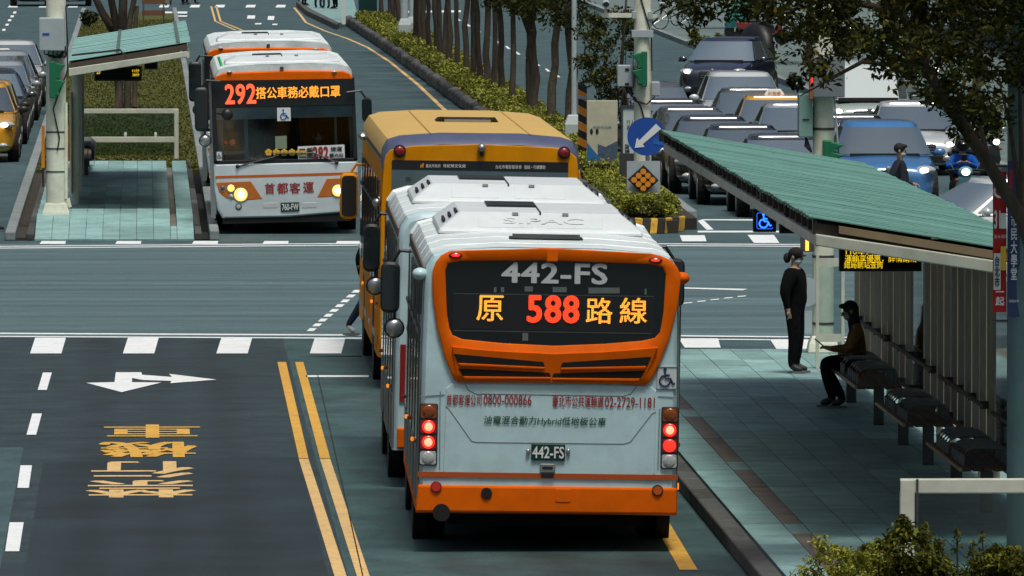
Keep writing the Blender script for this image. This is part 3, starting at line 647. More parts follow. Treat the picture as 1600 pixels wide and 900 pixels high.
low = tilt(((700, 541), (740, 546), (780, 549), (860, 553), (940, 550), (980, 547), (1022, 543), (1011, 572), (998, 600), (853, 599), (710, 598)), -.06, 0, 'grille_panel', orange_p, bus, .006)
for x0, y0, x1, y1, h_ in ((703, 553, 843, 566, 14), (1012, 558, 873, 567, 14), (711, 576, 853, 583, 12), (1002, 580, 860, 584, 12)):
    s_ = 1 if x1 > x0 else -1
    tilt(((x0, y0), (x1, y1), (x1 + 3 * s_, y1 + h_ * .55), (x0 + 6 * s_, y0 + h_)), -.01, .004, 'vent_slot', blk_m, low)
    tilt(((x0 + 7 * s_, y0 + h_ + .5), (x1 + 3 * s_, y1 + h_ * .55 + .5), (x1 + 2 * s_, y1 + h_ * .55 + 4), (x0 + 10 * s_, y0 + h_ + 5)), -.01, .022, 'vent_lip', orange_p, low, .006)
MB().box(-.05, .06, -.05, .02, 2.80, 2.93).build('rear_camera_housing', orange_p, bus, bevel=.012)
for x, y in ((703, 399), (1016, 407)):
    u, z = q(x, y); a = MB().ball((u, -.03, z), .075, .04, .035, 14, 8).build('high_brake_lamp', red_off, bus, smooth=True)
    MB().ball((u, -.058, z), .045, .018, .014, 10, 6).build('lamp_core', red_on, a, smooth=True)
for s, m in ((-1, white_p), (1, orange_p)):
    MB().ball((s * 1.26, .1, 2.66), .075, .09, .06, 12, 8).build('corner_lamp', m, bus, smooth=True)
# engine cover: a raised panel, its seam lines, print
cov = [q(*p) for p in ((692, 608), (700, 600), (1012, 604), (1021, 612), (1021, 742), (1012, 752), (700, 748), (690, 738))]
ec = MB().prism(cov, -.012, .01).build('engine_cover', white_p, bus, bevel=.008)
def seam(par, pts, m, d=-.013, r=.004):
    MB().tube([(q(*p)[0], d, q(*p)[1]) for p in pts], r, 5).build('panel_seam', m, par)
seamm = mat('panel_seam_grey', (.14, .17, .17), .6)
seam(ec, [(692, 636), (697, 640), (733, 690), (742, 692), (972, 695), (982, 692), (1016, 647), (1021, 645)], seamm)
seam(ec, [(721, 600), (727, 610), (738, 616), (970, 620), (982, 616), (990, 605)], seamm)
for s_ in (((683, 612), (683, 632), (684, 735)), ((1027, 640), (1026, 736)), ((652, 620), (690, 617)), ((1024, 620), (1056, 622))): seam(bus, s_, seamm, -.006, .0035)
for s_ in (-1, 1):
    for k in range(5): MB().ball((s_ * 1.17, -.004, .62 + .07 * k), .007, .006, .007, 6, 4).build('rivet', steel, bus)
qt('首都客運公司', 693, 748, 617, 634, text_r, ec, q, bold=.01); qt('0800-000866', 751, 826, 618, 633.5, text_r, ec, q, bold=.012)
qt('臺北市公共運輸處', 859, 939, 619, 637, text_r, ec, q, bold=.01); qt('02-2729-1181', 941, 1019, 622, 638, text_r, ec, q, bold=.012)
qt('油電混合動力Hybrid低地板公車', 752, 943, 652, 667, text_gr, ec, q, bold=.012, shear=.12)
pl = MB().prism([q(*p) for p in ((827, 695), (880, 696), (880, 721), (827, 720))], -.035, -.012).build('number_plate', plate_g, bus, bevel=.004)
qt('442-FS', 829, 878, 699, 717, text_w, pl, q, -.038, .02)
for x in (822, 885):
    u, z = q(x, 707); MB().ball((u, -.03, z), .022, .02, .03, 8, 6).build('plate_lamp', steel, bus, smooth=True)
u, z = q(853, 733); hd = MB().prism(rrect(u - .075, u + .075, z - .045, z + .045, .02), -.03, -.01).build('cover_handle', steel, bus, bevel=.008)
MB().prism(rrect(u - .05, u + .05, z - .012, z + .016, .01), -.034, -.029).build('handle_slot', blk, hd); MB().prism(rrect(u - .06, u + .06, z - .085, z - .055, .01), -.03, .0).build('cover_lock', blk, bus)
for s, xs in ((-1, (651, 680)), (1, (1030, 1057))):
    ys_ = (631, 728) if s < 0 else (637, 734)
    u0, u1 = q(xs[0], 680)[0], q(xs[1], 680)[0]; zt, zb = q(xs[0], ys_[0])[1], q(xs[0], ys_[1])[1]
    hs = MB().prism(rrect(u0, u1, zb, zt, .02), -.02, .03).build('tail_lamp_cluster', blk, bus, bevel=.006)
    ch = (zt - zb) / 4
    for k, (m, core) in enumerate(((amber_off, amber_off), (red_off, red_on), (red_off, red_on), (clear_l, clear_l))):
        zc = zt - ch * (k + .5)
        ln = MB().prism(rrect(u0 + .012, u1 - .012, zc - ch / 2 + .01, zc + ch / 2 - .01, .02), -.026, -.018).build('lens', m, hs)
        r_ = .062
        cc = MB().ball(((u0 + u1) / 2, -.026, zc), r_, .016, r_, 16, 8).build('lamp', core, ln, smooth=True)
        if k in (1, 2) and not (s > 0 and k == 2):
            MB().ball(((u0 + u1) / 2, -.036, zc), .042, .012, .042, 14, 6).build('lamp_core', red_core, ln, smooth=True)
MB().prism([q(650, 738), q(1057, 744), q(1057, 752), q(650, 746)], -.016, -.0).build('red_stripe', mat('rust_orange_stripe', (.42, .075, .012), .4), bus)
bp = MB().loft([[(u, -.03, z) for u, z in [q(*p) for p in ((651, 759), (1056, 765), (1056, 806), (648, 801))]], [(u, .06, z) for u, z in [q(*p) for p in ((650, 757), (1057, 763), (1058, 809), (647, 804))]]]).build('rear_bumper', orange_p, bus, bevel=.02)
for x, y, m, r_ in ((679, 762, red_on, .042), (1026, 768, mat('orange_reflector_dull', (.55, .10, .01), .3), .042), (758, 772, blk_m, .042)):
    u, z = q(x, y); a = MB().disc((u, -.032, z), r_ + .012, .02, 18).build('reflector_rim', red_off if m is red_on else blk, bp); MB().disc((u, -.043, z), r_, .012, 18).build('reflector', mat('red_reflector', (.6, .03, .02), .3) if m is red_on else m, a)
u, z = q(878, 776); MB().prism(rrect(u - .075, u + .075, z - .065, z + .065, .02), -.036, -.02).build('towing_cover', orange_p, bp, bevel=.006)
u, z = q(688, 790); MB().tube([(u, -.036, z - .075), (u, .5, z - .075)], .085, 16).build('exhaust_pipe', blk_m, bus)
u, z = q(1037, 591); st = MB().prism(rrect(u - .1, u + .1, z - .11, z + .11, .01), -.006, .02).build('access_sticker', mat('sticker_white', (.55, .62, .62), .5), bus); wheelchair(st, (u, -.012, z), .2, navy)
seam(st, [(1022, 575), (1053, 575), (1053, 609), (1022, 609), (1022, 575)], navy, -.009, .003)
MB().box(1.235, 1.27, .15, .22, .62, .68).build('side_marker_lamp', amber, bus)
mirror(bus, (-1.42, L1 + .12, 2.15), .53, .2); mirror(bus, (1.55, L1 + .1, 2.25), .5, .2, round_=False)
MB().prism(rrect(-1.05, 1.05, 1.0, 2.55, .15), L1 - .02, L1 + .01).build('windscreen', black_g, bus)

# ---------------- the bus just ahead of it
Y1 = 111.2; c1 = atY(853, 800, Y1)
mbus = thing('city_bus', 'white bus boxed in between the 588 bus and the yellow bus', 'bus', (3.86, Y1, 0)); mbus.rotation_euler.y = ROLL; mbus.rotation_euler.z = -.008
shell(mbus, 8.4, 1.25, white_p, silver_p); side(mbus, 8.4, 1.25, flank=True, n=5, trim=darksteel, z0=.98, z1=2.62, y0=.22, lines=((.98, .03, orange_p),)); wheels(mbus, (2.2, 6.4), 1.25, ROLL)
aircon(mbus, 2.3, 5.6, 2.91, 1.05, ac_w)
roof_band(mbus, 7.5, 8.1, 1.25, brown_p)
for k in range(3): MB().tube(ring(7.4 - .14 * k, 1.25, 1, 0, 1, 4, 8, .016), .022, 5).build('roof_rib', silver_p, mbus)
mirror(mbus, (-1.38, 8.5, 2.18), .54, .19); mirror(mbus, (1.5, 8.5, 2.25), .5, .2, round_=False)
MB().prism(rrect(-1.0, 1.0, 1.9, 2.75, .1), -.02, .01).build('rear_window', black_g, mbus)
MB().prism(rrect(-1.05, 1.05, 1.0, 2.55, .15), 8.38, 8.41).build('windscreen', black_g, mbus)
MB().box(-1.2, 1.2, -.04, .05, .4, .62).build('rear_bumper', orange_p, mbus, bevel=.02)
for s in (-1, 1): MB().box(s * 1.1 - .08, s * 1.1 + .08, -.02, .02, .9, 1.5).build('tail_lamp_cluster', red_off, mbus)

# ---------------- the yellow bus (rear view)
YR = .012; Y2 = F / 126.0; c2 = atY(747, 609, Y2)
yb = thing('city_bus', 'yellow bus with slate blue roof band and rear advert panel', 'bus', (c2.x, Y2, 0)); yb.rotation_euler.y = YR
YREAR = [(0, .965, -.125), (.06, .985, -.07), (.2, .995, -.02), (.4, 1, 0)]
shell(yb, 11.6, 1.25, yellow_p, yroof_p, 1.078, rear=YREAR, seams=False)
side(yb, 11.6, 1.25, 1.06, n=7, trim=blk, lines=((.55, .1, blueband),), markers=True); wheels(yb, (2.6, 8.6), 1.25, YR)
rr = [ring(y, 1.25, k, d, 1.078, 3, 8, .012) for y, k, d in YREAR]; n_ = len(rr[0])
MB().add([v for r in rr for v in r], [(k * n_ + i, k * n_ + i + 1, k * n_ + n_ + i + 1, k * n_ + n_ + i) for k in range(3) for i in range(n_ - 1)]).build('roof_band', blueband, yb, smooth=True)
q2 = panel(747, 609, 126.0, YR)
MB().prism([(x, z) for x, z in resample([q2(*p) for p in ((605, 234), (640, 228), (747, 225.5), (860, 231), (884, 236), (898, 248), (902, 330), (902, 560), (592, 560), (592, 330), (596, 246))], 90)], -.012, .02).build('rear_panel', yellow_p, yb, bevel=.01)
for x, y in ((620, 236), (877, 239)):
    u, z = q2(x, y); a = MB().disc((u, -.02, z), .078, .04, 20).build('lamp_bezel', blk, yb); MB().ball((u, -.04, z), .062, .03, .062, 14, 8).build('round_tail_lamp', red_off, a, smooth=True)
u, z = q2(748, 231); MB().ball((u, -.05, z), .055, .06, .055, 14, 8).build('rear_camera', steel, yb, smooth=True)
MB().box(u - .02, u + .02, -.05, 0, z - .1, z - .02).build('camera_stay', blk, yb)
ad = MB().prism([q2(*p) for p in ((608, 250), (884, 254), (884, 420), (608, 420))], -.022, -.005).build('advert_panel', mat('advert_grey_blue', (.085, .135, .155), .45, var=.1), yb)
MB().prism([q2(*p) for p in ((608, 250), (884, 254), (884, 269), (608, 264))], -.026, -.02).build('advert_band', blk, ad)
qt('臺北市政府', 661, 684, 256.5, 262, text_w, ad, q2, -.029, .0); qt('世紀帝文化局', 688, 723, 256.5, 262, text_w, ad, q2, -.029, .01)
qt('台北市電影委員會', 770, 811, 258, 264, text_w, ad, q2, -.029, 0); qt('協拍・行銷贊助', 815, 848, 258.5, 264.5, text_w, ad, q2, -.029, .01)
for k, x in enumerate((653, 656)):
    MB().prism([q2(x, 257 - 2 * k), q2(x + 2, 257 - 2 * k), q2(x + 1, 262), q2(x - 1, 262)], -.029, -.024).build('advert_mark', orange_r, ad)
qt('P', 658, 664, 278, 285, mat('advert_red', (.35, .05, .03), .5), ad, q2, -.029, .02); qt('因', 630, 638, 277, 283, text_k, ad, q2, -.029, 0)
hb = MB().loft([[(-.42, 5.6, 3.14), (.42, 5.6, 3.14), (.42, 6.6, 3.14), (-.42, 6.6, 3.14)], [(-.36, 5.55, 3.23), (.36, 5.55, 3.23), (.36, 6.55, 3.2), (-.36, 6.55, 3.2)]]).build('roof_hatch', blk, yb)
MB().box(-.3, .3, 5.45, 5.56, 3.15, 3.2).build('hatch_flap', steel, hb)
for s in (-1, 1):
    for k in range(2): MB().box(s * .62 - .012, s * .62 + .012, .3, 11, 3.13, 3.158).build('roof_rail', yroof_p, yb)
    MB().ball((s * 1.28, .15, 2.3), .06, .06, .055, 12, 8).build('corner_lamp', steel, yb, smooth=True)
MB().ball((-1.36, 5.2, 2.98), .07, .13, .06).build('side_camera', steel, yb, smooth=True)
mirror(yb, (-1.40, 11.7, 1.98), .62, .24, yellow_p, yellow_p, False)
mirror(yb, (1.6, 11.7, 2.1), .6, .25, yellow_p, yellow_p, False)
MB().prism(rrect(-1.05, 1.05, 1.0, 2.6, .15), 11.58, 11.61).build('windscreen', black_g, yb)
tl = MB().box(-1.2, -1.05, -.03, .02, .75, 1.25).build('tail_lamp_cluster', red_off, yb); MB().box(1.05, 1.2, -.03, .02, .75, 1.25).build('tail_lamp_cluster', red_off, yb)
MB().box(-1.22, 1.22, -.06, .04, .38, .66).build('rear_bumper', yellow_p, yb, bevel=.02)

# ---------------- the oncoming bus (front view)
FR = -.024; Y3 = F / 91.0; c3 = atY(446, 365, Y3)
ob = thing('city_bus', 'oncoming white and orange bus with lit headlamps, red 292 on its front display', 'bus', (c3.x + .03, Y3, 0)); ob.rotation_euler.y = FR
L3 = 10.6
shell(ob, L3, 1.22, white_f, silver_p, open_front=True)
side(ob, L3, 1.22, n=6, trim=steel, y0=.6, lines=((.98, .03, orange_p),)); wheels(ob, (2.4, 8.0), 1.22, FR)
aircon(ob, .9, 3.2, 2.91, 1.0, ac_w, ht=.13, vents=False)
q3 = panel(446, 365, 91.0, FR)
# interior seen through the screen
ins = MB(); ins.add([(-1.14, .2, .6), (1.14, .2, .6), (1.14, .2, 2.75), (-1.14, .2, 2.75), (-1.14, 9, .6), (1.14, 9, .6), (1.14, 9, 2.75), (-1.14, 9, 2.75)], [(0, 1, 5, 4), (1, 2, 6, 5), (2, 3, 7, 6), (3, 0, 4, 7), (4, 5, 6, 7)])
ins.build('cabin_lining', mat('cabin_grey', (.09, .11, .12), .7), ob)
MB().box(-1.1, 1.1, .06, .45, .9, 1.22).build('dashboard', blk, ob, bevel=.04)
for k in range(4):
    for s in (-1, 1):
        MB().box(s * .75 - .3, s * .75 + .3, 2.4 + 1.2 * k, 2.55 + 1.2 * k, 1.0, 1.75).build('passenger_seat', mat('seat_blue', (.03, .06, .10), .8), ob, bevel=.05)
for x in (-.35, .3): MB().tube([(x, 1.6, .9), (x, 1.6, 2.7)], .02, 6).build('grab_pole', steel, ob)
MB().tube([(.56 + .2 * math.cos(R(a)), .55 + .05 * math.sin(R(a)), 1.18 + .18 * math.sin(R(a))) for a in range(0, 361, 30)], .016, 6).build('steering_wheel', blk, ob)
# front mask
_r = ring(0, 1.22, .985, -.012, 1, 2, 8); MB().prism([(x, z) for x, _, z in _r], .02, .06).build('forehead', silver_p, ob)
def fpoly(name, pxs, d0, d1, m, par=ob, bevel=0, sm=False): return MB().prism([q3(*p) for p in pxs], -d1, -d0).build(name, m, par, bevel=bevel, smooth=sm)
low_o = [(333, 256), (560, 251), (559, 290), (556, 318), (548, 330), (446, 338), (345, 340), (337, 326), (333, 295)]
mk = MB().loft([[(q3(*p)[0] * 1.0, .25, q3(*p)[1]) for p in low_o], [(q3(*p)[0], .06, q3(*p)[1]) for p in low_o], [(q3(*p)[0] * .985, .0, q3(*p)[1]) for p in low_o], [(q3(*p)[0] * .95, -.03, (q3(*p)[1] - .8) * .95 + .8) for p in low_o]])
mask = mk.build('front_panel', white_f, ob, smooth=True, ang=35)
top_o = [(336, 126), (340, 117), (352, 111), (446, 107), (540, 108), (551, 113), (556, 124), (446, 124)]
tp = MB().loft([[(q3(*p)[0], .3, q3(*p)[1] + .02) for p in top_o], [(q3(*p)[0], .05, q3(*p)[1]) for p in top_o], [(q3(*p)[0] * .98, -.02, (q3(*p)[1] - 2.7) * .7 + 2.69) for p in top_o]])
cap = tp.build('orange_roof_cap', orange_p, ob, smooth=True, ang=40)
for x in (362, 526): 
    u, z = q3(x, 114); MB().ball((u, -.01, z + .03), .05, .05, .02).build('marker_lamp', clear_l, cap, smooth=True)
u, z = q3(444, 108); MB().box(u - .03, u + .03, -.02, .05, z, z + .05).build('roof_camera', darksteel, cap)
hood = fpoly('display_hood', [(335, 124), (556, 121), (557, 163), (335, 168)], .0, .02, mat('display_black', (.012, .014, .016), .35), bevel=.01)
qt('292', 355, 402, 131, 161, led_rf, hood, q3, -.03, .03); qt('搭公車務必戴口罩', 403, 534, 134, 152, led_of, hood, q3, -.03, .02)
scr = glassy('windscreen_glass', (.72, .80, .82), .05)
ws = fpoly('windscreen', [(335, 168), (557, 163), (558, 250), (336, 254)], -.004, .004, scr)
fr = blk
for pts in ([(333, 120), (339, 120), (341, 254), (334, 254)], [(552, 120), (557, 120), (559, 250), (553, 250)], [(335, 250), (558, 246), (558, 251), (335, 255)]):
    fpoly('windscreen_frame', pts, -.02, .014, fr, bevel=.006)
pil = mat('grey_pillar', (.36, .42, .42), .5)
for pts in ([(383, 166), (389, 166), (389, 252), (383, 252)], [(340, 168), (350, 168), (350, 252), (342, 252)], [(350, 236), (383, 235), (383, 240), (350, 241)], [(546, 166), (553, 166), (553, 250), (548, 250)], [(524, 165), (528, 165), (528, 226), (524, 226)]):
    fpoly('inner_pillar', pts, -.14, -.1, pil)
st2 = fpoly('access_sticker', [(435, 167.5), (456, 167), (456, 188), (435, 188.5)], .006, .012, text_w); u, z = q3(446, 178); wheelchair(st2, (u, -.018, z), .2, blue_s)
st3 = fpoly('access_sticker', [(339, 236), (347, 236), (347, 250), (339, 250)], .016, .02, text_w); u, z = q3(343, 243); wheelchair(st3, (u, -.026, z), .1, navy)
fpoly('green_notice', [(351, 183), (366, 183), (366, 200), (351, 200)], -.2, -.18, mat('notice_green', (.04, .16, .13), .6)); fpoly('paper_notice', [(431, 212), (449, 211), (449, 231), (431, 232)], .005, .008, mat('notice_pale_green', (.20, .26, .17), .7))
for x, r_ in ((364, .05), (354, .03)):
    u, z = q3(x, 222); MB().disc((u, .2, z), r_, .02, 12).build('red_dial', mat('dial_red', (.45, .06, .02), .5, emit=.3), ob)
bd = fpoly('route_board', [(466, 228), (539, 225), (539, 246), (466, 249)], .005, .012, text_w)
qt('三重', 468, 490, 230, 246, text_k, bd, q3, -.018, .02); qt('292', 490, 513, 229, 247, text_r, bd, q3, -.018, .05); qt('捷運', 517, 535, 228.5, 235.5, text_k, bd, q3, -.018, .02); qt('麟光站', 515, 537, 238.5, 245.5, text_k, bd, q3, -.018, .02)
flw = mat('yellow_flower_sticker', (.75, .42, .03), .6)
for k in range(6):
    u, z = q3(420 + 12.2 * k, 237.3); b = MB()
    for a in range(5): b.ball((u + .035 * math.cos(R(90 + 72 * a)), -.014, z + .035 * math.sin(R(90 + 72 * a))), .03, .004, .03, 8, 4)
    b.build('flower_sticker', flw, ob)
for a, e, piv in (((430, 244), (371, 259), 1), ((430, 239), (490, 238), 0), ((490, 238), (526, 253), 1)):
    ua, za = q3(*a); ue, ze = q3(*e); wp = MB().tube([(ua, -.03, za), (ue, -.045, ze)], .014, 6).build('wiper', blk, ob)
    if piv: MB().ball((ue, -.04, ze), .035).build('wiper_pivot', blk, wp, smooth=True)
st_m = mat('orange_trim', (.52, .11, .012), .4)
fpoly('front_stripe', [(336, 274), (558, 268), (558, 272), (336, 278)], .02, .034, st_m)
for nm, pts, lamps in (('lamp_unit', [(337, 284), (391, 282), (409, 310), (372, 313), (352, 309), (341, 300)], ((375, 303, .115, lamp_glow), (375, 303, .075, lamp_on), (360, 293, .06, lamp_glow), (360, 305.5, .035, clear_l), (347, 293, .04, amber_off))),
                      ('lamp_unit', [(510, 278), (557, 277), (555, 297), (545, 305), (494, 308)], ((527, 297, .10, lamp_glow), (527, 297, .065, lamp_on), (541, 288, .055, clear_l)))):
    lu = fpoly(nm, pts, .015, .036, mat('lamp_unit_orange', (.5, .14, .015), .3, coat=.4), bevel=.01)
    for x, y, r_, m in lamps:
        u, z = q3(x, y); MB().disc((u, -.036, z), r_ + .02, .01, 20).build('lamp_bezel', steel, lu); MB().ball((u, -.04, z), r_, .045 if m is lamp_on else .03, r_, 16, 8).build('headlamp' if r_ > .05 else 'small_lamp', m, lu, smooth=True)
qt('首', 413, 428, 285.5, 302, text_r, mask, q3, -.036, .02); qt('都', 432, 449, 285, 301.5, text_r, mask, q3, -.036, .02); qt('客', 452, 468, 284.5, 301, text_r, mask, q3, -.036, .02); qt('運', 473, 489, 284, 300, text_r, mask, q3, -.036, .02)
pp = fpoly('number_plate', [(437, 316), (466, 315), (466, 329), (437, 330)], .02, .045, plate_g); qt('760-FW', 439, 464.5, 317.5, 327.5, text_w, pp, q3, -.05, .02)
for x in (409, 470):
    u, z = q3(x + 12, 320); MB().prism(rrect(u - .13, u + .13, z - .045, z + .045, .02), -.035, -.02).build('bumper_recess', mat('recess_white', (.5, .55, .55), .5), mask, bevel=.006)
for x, y in ((371, 322), (534, 316)):
    u, z = q3(x, y); fg = MB().disc((u, -.03, z), .055, .02, 16).build('fog_lamp', blk, mask); MB().ball((u, -.04, z), .04, .01, .04).build('lens', clear_l, fg)
MB().box(-1.1, 1.1, .0, .2, .2, .36).build('bumper_underside', blk_m, ob)
mirror(ob, (-1.42, -.12, 2.18), .75, .24); mirror(ob, (1.42, -.1, 2.1), .42, .17, round_=False)
MB().ball((-.98, -.2, 2.08), .1, .06, .1).build('round_mirror', blk, ob, smooth=True); MB().tube([(-.98, -.18, 2.08), (-1.15, -.05, 2.1)], .015, 5).build('mirror_stay', blk, ob)
for k in range(7): MB().box(-1.27, -1.22, .2 + 1.2 * k, .27 + 1.2 * k, .75 + .05 * (k % 3), .8 + .05 * (k % 3)).build('side_marker_lamp', amber, ob)
MB().box(-1.30, -1.22, .04, .08, .3, 1.6).build('door_edge', steel, ob)
gt = MB().tube([(-1.05, .6, 2.9), (-1.1, .6, 3.06)], .03, 6).build('green_roof_tag', mat('bright_green_tag', (.02, .5, .12), .5), ob)
ob2 = copy_tree(ob); ob2.location = (atY(424, 300, 200.5).x, 200.5, 0); ob2.rotation_euler.y = -.012
ob2['label'] = 'second oncoming white and orange bus, hidden behind the 292 bus up to its roof'
for ch in [c for c in ob2.children if c.name.startswith('green_roof_tag')]: bpy.data.objects.remove(ch)
for o in (bus, mbus, yb, ob, ob2): o['group'] = 'city buses'
# ------------------------------------------------------------------ near bus shelter (right)
SX0, SX1, SY0, SY1 = 6.36, 8.84, 100.2, 129.4; SZ0, SZ1 = 3.24, 2.83
sh = thing('bus_shelter', 'long bus shelter with sloping teal sheet roof and taupe board wall', 'shelter', (SX0, SY0, 0), group='bus shelters')
def sx(t): return t * (SX1 - SX0)
def szz(t): return SZ0 + (SZ1 - SZ0) * t
NP = 56; pl_ = (SY1 - SY0) / NP
def rpanel(wd, ht0, ht1, ln):                       # one roof sheet: shallow ribs across the slope, rear lip higher than the front lip
    n = 4; vs = []
    for k in range(n + 1):
        y = ln * 1.03 * k / n; dz = (.018 if k == 2 else 0) + .032 * (1 - k / n)
        vs += [(-.02, y, ht0 + dz), (wd, y, ht1 + dz), (-.02, y, ht0 + dz - .012), (wd, y, ht1 + dz - .012)]
    fs = []
    for k in range(n):
        a = 4 * k; fs += [(a, a + 1, a + 5, a + 4), (a + 2, a + 6, a + 7, a + 3), (a, a + 4, a + 6, a + 2), (a + 1, a + 3, a + 7, a + 5)]
    fs += [(0, 2, 3, 1), (4 * n, 4 * n + 1, 4 * n + 3, 4 * n + 2)]
    return MB().add(vs, fs)
p0 = rpanel(sx(1), SZ0, SZ1, pl_).build('roof_panel', roof_teal, sh)
for k in range(1, NP):
    o = p0.copy(); col.objects.link(o); o.location = (random.uniform(-.01, .01), pl_ * k, random.uniform(-.004, .004))
for t in (.47,):                                 # fixing strips along the roof
    MB().box(sx(t) - .035, sx(t) + .035, 0, SY1 - SY0, szz(t) + .004, szz(t) + .021).build('fixing_strip', mat('screw_strip', (.075, .12, .10), .7, var=.4, vs_=3), sh)
SL = math.atan((SZ1 - SZ0) / (SX1 - SX0))
rf0 = None
for k in range(32):                                 # rafters whose ends show under the high eave
    y = .1 + k * (SY1 - SY0 - .2) / 31
    if rf0 is None:
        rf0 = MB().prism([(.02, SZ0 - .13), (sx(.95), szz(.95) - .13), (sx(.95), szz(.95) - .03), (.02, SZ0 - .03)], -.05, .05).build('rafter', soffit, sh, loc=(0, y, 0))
    else:
        o = rf0.copy(); col.objects.link(o); o.location = (0, y, 0)
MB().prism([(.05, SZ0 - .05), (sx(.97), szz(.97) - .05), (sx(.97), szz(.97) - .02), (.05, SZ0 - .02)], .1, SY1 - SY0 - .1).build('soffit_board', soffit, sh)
MB().box(.02, .12, -.1, SY1 - SY0, SZ0 - .25, SZ0 - .15).build('eave_beam', beam_m, sh, bevel=.01)
MB().box(sx(.93), sx(1) - .02, 0, SY1 - SY0, szz(1) - .2, szz(1) - .06).build('gutter', beam_m, sh, bevel=.01)
MB().prism([(.02, SZ0 - .24), (sx(1), szz(1) - .21), (sx(1), szz(1) - .09), (.02, SZ0 - .13)], -.2, -.08).build('end_beam', beam_m, sh, bevel=.01)
MB().prism([(.25, SZ0 - .13), (sx(1), szz(1) - .09), (sx(1), szz(1) - .01), (.25, SZ0 - .06)], -.06, .02).build('end_fascia', mat('tan_fascia', (.22, .17, .10), .7, var=.15), sh)
for k in range(8): MB().box(.03, .11, .4 + k * 4.3, .48 + k * 4.3, SZ0 - .16, SZ0 - .02).build('eave_bracket', blk, sh)
WX = 8.76 - SX0                                     # board wall along the back
for k in range(15):
    y = .3 + k * 1.95
    MB().box(WX - .02, WX + .05, y - .03, y + .03, PZ, 2.55).build('wall_post', mat('wall_post_grey', (.30, .30, .25), .6, var=.1), sh)
    if k in (2, 3, 9): continue
    MB().box(WX - .012, WX + .02, y + .10, y + .93, .55, 2.5).build('wall_board', board_m, sh); MB().box(WX - .012, WX + .02, y + 1.03, y + 1.86, .55, 2.5).build('wall_board', board_m, sh)
pane_g = glassy('clear_pane', (.78, .86, .86), .05)
for k in (2, 3, 9): MB().box(WX - .006, WX + .006, .3 + k * 1.95 + .05, .3 + k * 1.95 + 1.9, .45, 2.35).build('wall_pane', pane_g, sh)
for z in (.62, 1.0):
    for k in range(4):
        MB().tube([(WX - .10, 1.0 + 7.2 * k, z), (WX - .10, 7.2 + 7.2 * k, z)], .024, 8).build('wall_rail', wood_m, sh)
        for j in range(4): MB().box(WX - .1, WX, 1.6 + 7.2 * k + 1.6 * j, 1.66 + 7.2 * k + 1.6 * j, z - .05, z + .03).build('rail_bracket', darksteel, sh)
MB().box(WX - .02, WX + .04, 0, SY1 - SY0, .42, .5).build('bottom_rail', beam_m, sh)
for y in (1.6, 10.5, 20.0, 29.0):
    MB().tube([(WX + .09, y, PZ), (WX + .09, y, szz(.9) - .1)], .05, 12).build('column', beam_m, sh, smooth=True)
    MB().prism([(.1, SZ0 - .24), (WX, szz(.9) - .32), (WX, szz(.9) - .16), (.1, SZ0 - .15)], y - .05, y + .05).build('cantilever_arm', beam_m, sh)
e = SY1 - SY0 + 3.2                                  # slim glazed screen beyond the roof end, beside the concrete pole
for z in (.55, 1.5): MB().box(WX - .26, WX + .02, e - .03, e + .03, z - .05, z + .05).build('screen_rail', beam_m, sh)
for x in (WX - .30, WX + .02): MB().box(x, x + .04, e - .04, e + .04, PZ, 1.6).build('screen_post', beam_m, sh)
MB().box(WX - .26, WX + .02, e - .008, e + .008, .6, 1.45).build('screen_pane', pane_g, sh)

# benches: slatted seat, tubular hoops, front edge rail
def bench(label, y0, y1, x0=8.10):
    b = thing('bench', label, 'bench', (x0, y0, PZ), group='shelter benches')
    L = y1 - y0
    for k in range(5): MB().box(.02 + .105 * k, .11 + .105 * k, 0, L, .42, .455).build('seat_slat', wood_m, b, bevel=.006)
    MB().tube([(0, -.02, .44), (0, L + .02, .44)], .02, 8).build('front_rail', mat('worn_brass_rail', (.45, .34, .20), .35, metal=.7), b)
    for s in (0.25, L - .25): MB().box(.22, .34, s - .05, s + .05, 0, .42).build('leg', darksteel, b, bevel=.01)
    for g in (0, 1):
        for k in range(5):
            y = L * (.10 + .46 * g) + .36 * k * L / 5
            MB().tube([(.06, y, .44), (.06, y, .56), (.10, y, .61), (.16, y, .63), (.42, y, .63), (.48, y, .61), (.50, y, .56), (.50, y, .44)], .018, 8).build('armrest_hoop', mat('hoop_steel', (.30, .33, .33), .3, metal=.35), b, smooth=True)
    return b
bench('slatted bench with steel hoops that the seated person rests on', 119.8, 125.0)
bench('middle slatted bench with steel hoops, in front of the seated person', 112.2, 116.4)
bench('nearest slatted bench with steel hoops, closest to the glass windbreak', 104.4, 108.8)
# suspended displays
def hung(label, cat, x0, x1, y0p, y1p, Y, name='led_sign'):
    a = atY(x0, y1p, Y); b = atY(x1, y0p, Y)
    t = thing(name, label, cat, ((a.x + b.x) / 2, Y, a.z)); wd = b.x - a.x; ht = b.z - a.z
    MB().box(-wd / 2 - .03, wd / 2 + .03, 0, .14, -.03, ht + .03).build('case', mat('sign_case', (.05, .045, .04), .6), t, bevel=.01)
    MB().box(-wd / 2, wd / 2, -.008, .004, 0, ht).build('screen', blk_m, t)
    for s in (-.8, .8): MB().tube([(s * wd / 2, .07, ht), (s * wd / 2, .07, 2.9 - a.z)], .015, 6).build('hanger', darksteel, t)
    return t, wd, ht
t, wd, ht = hung('wide amber text display hanging inside the near shelter', 'led sign', 1316, 1436, 388, 420, 117)
letter('110年大眾', led_y, t, (-wd / 2 + .24, -.014, ht - .035), .40, .075, '-y', .006); letter('運輸享優惠，詳情請洽', led_y, t, (-wd / 2 + .43, -.014, ht / 2 - .0), .80, .085, '-y', .005); letter('總局網站查詢', led_y, t, (-wd / 2 + .235, -.014, .045), .43, .08, '-y', .005)
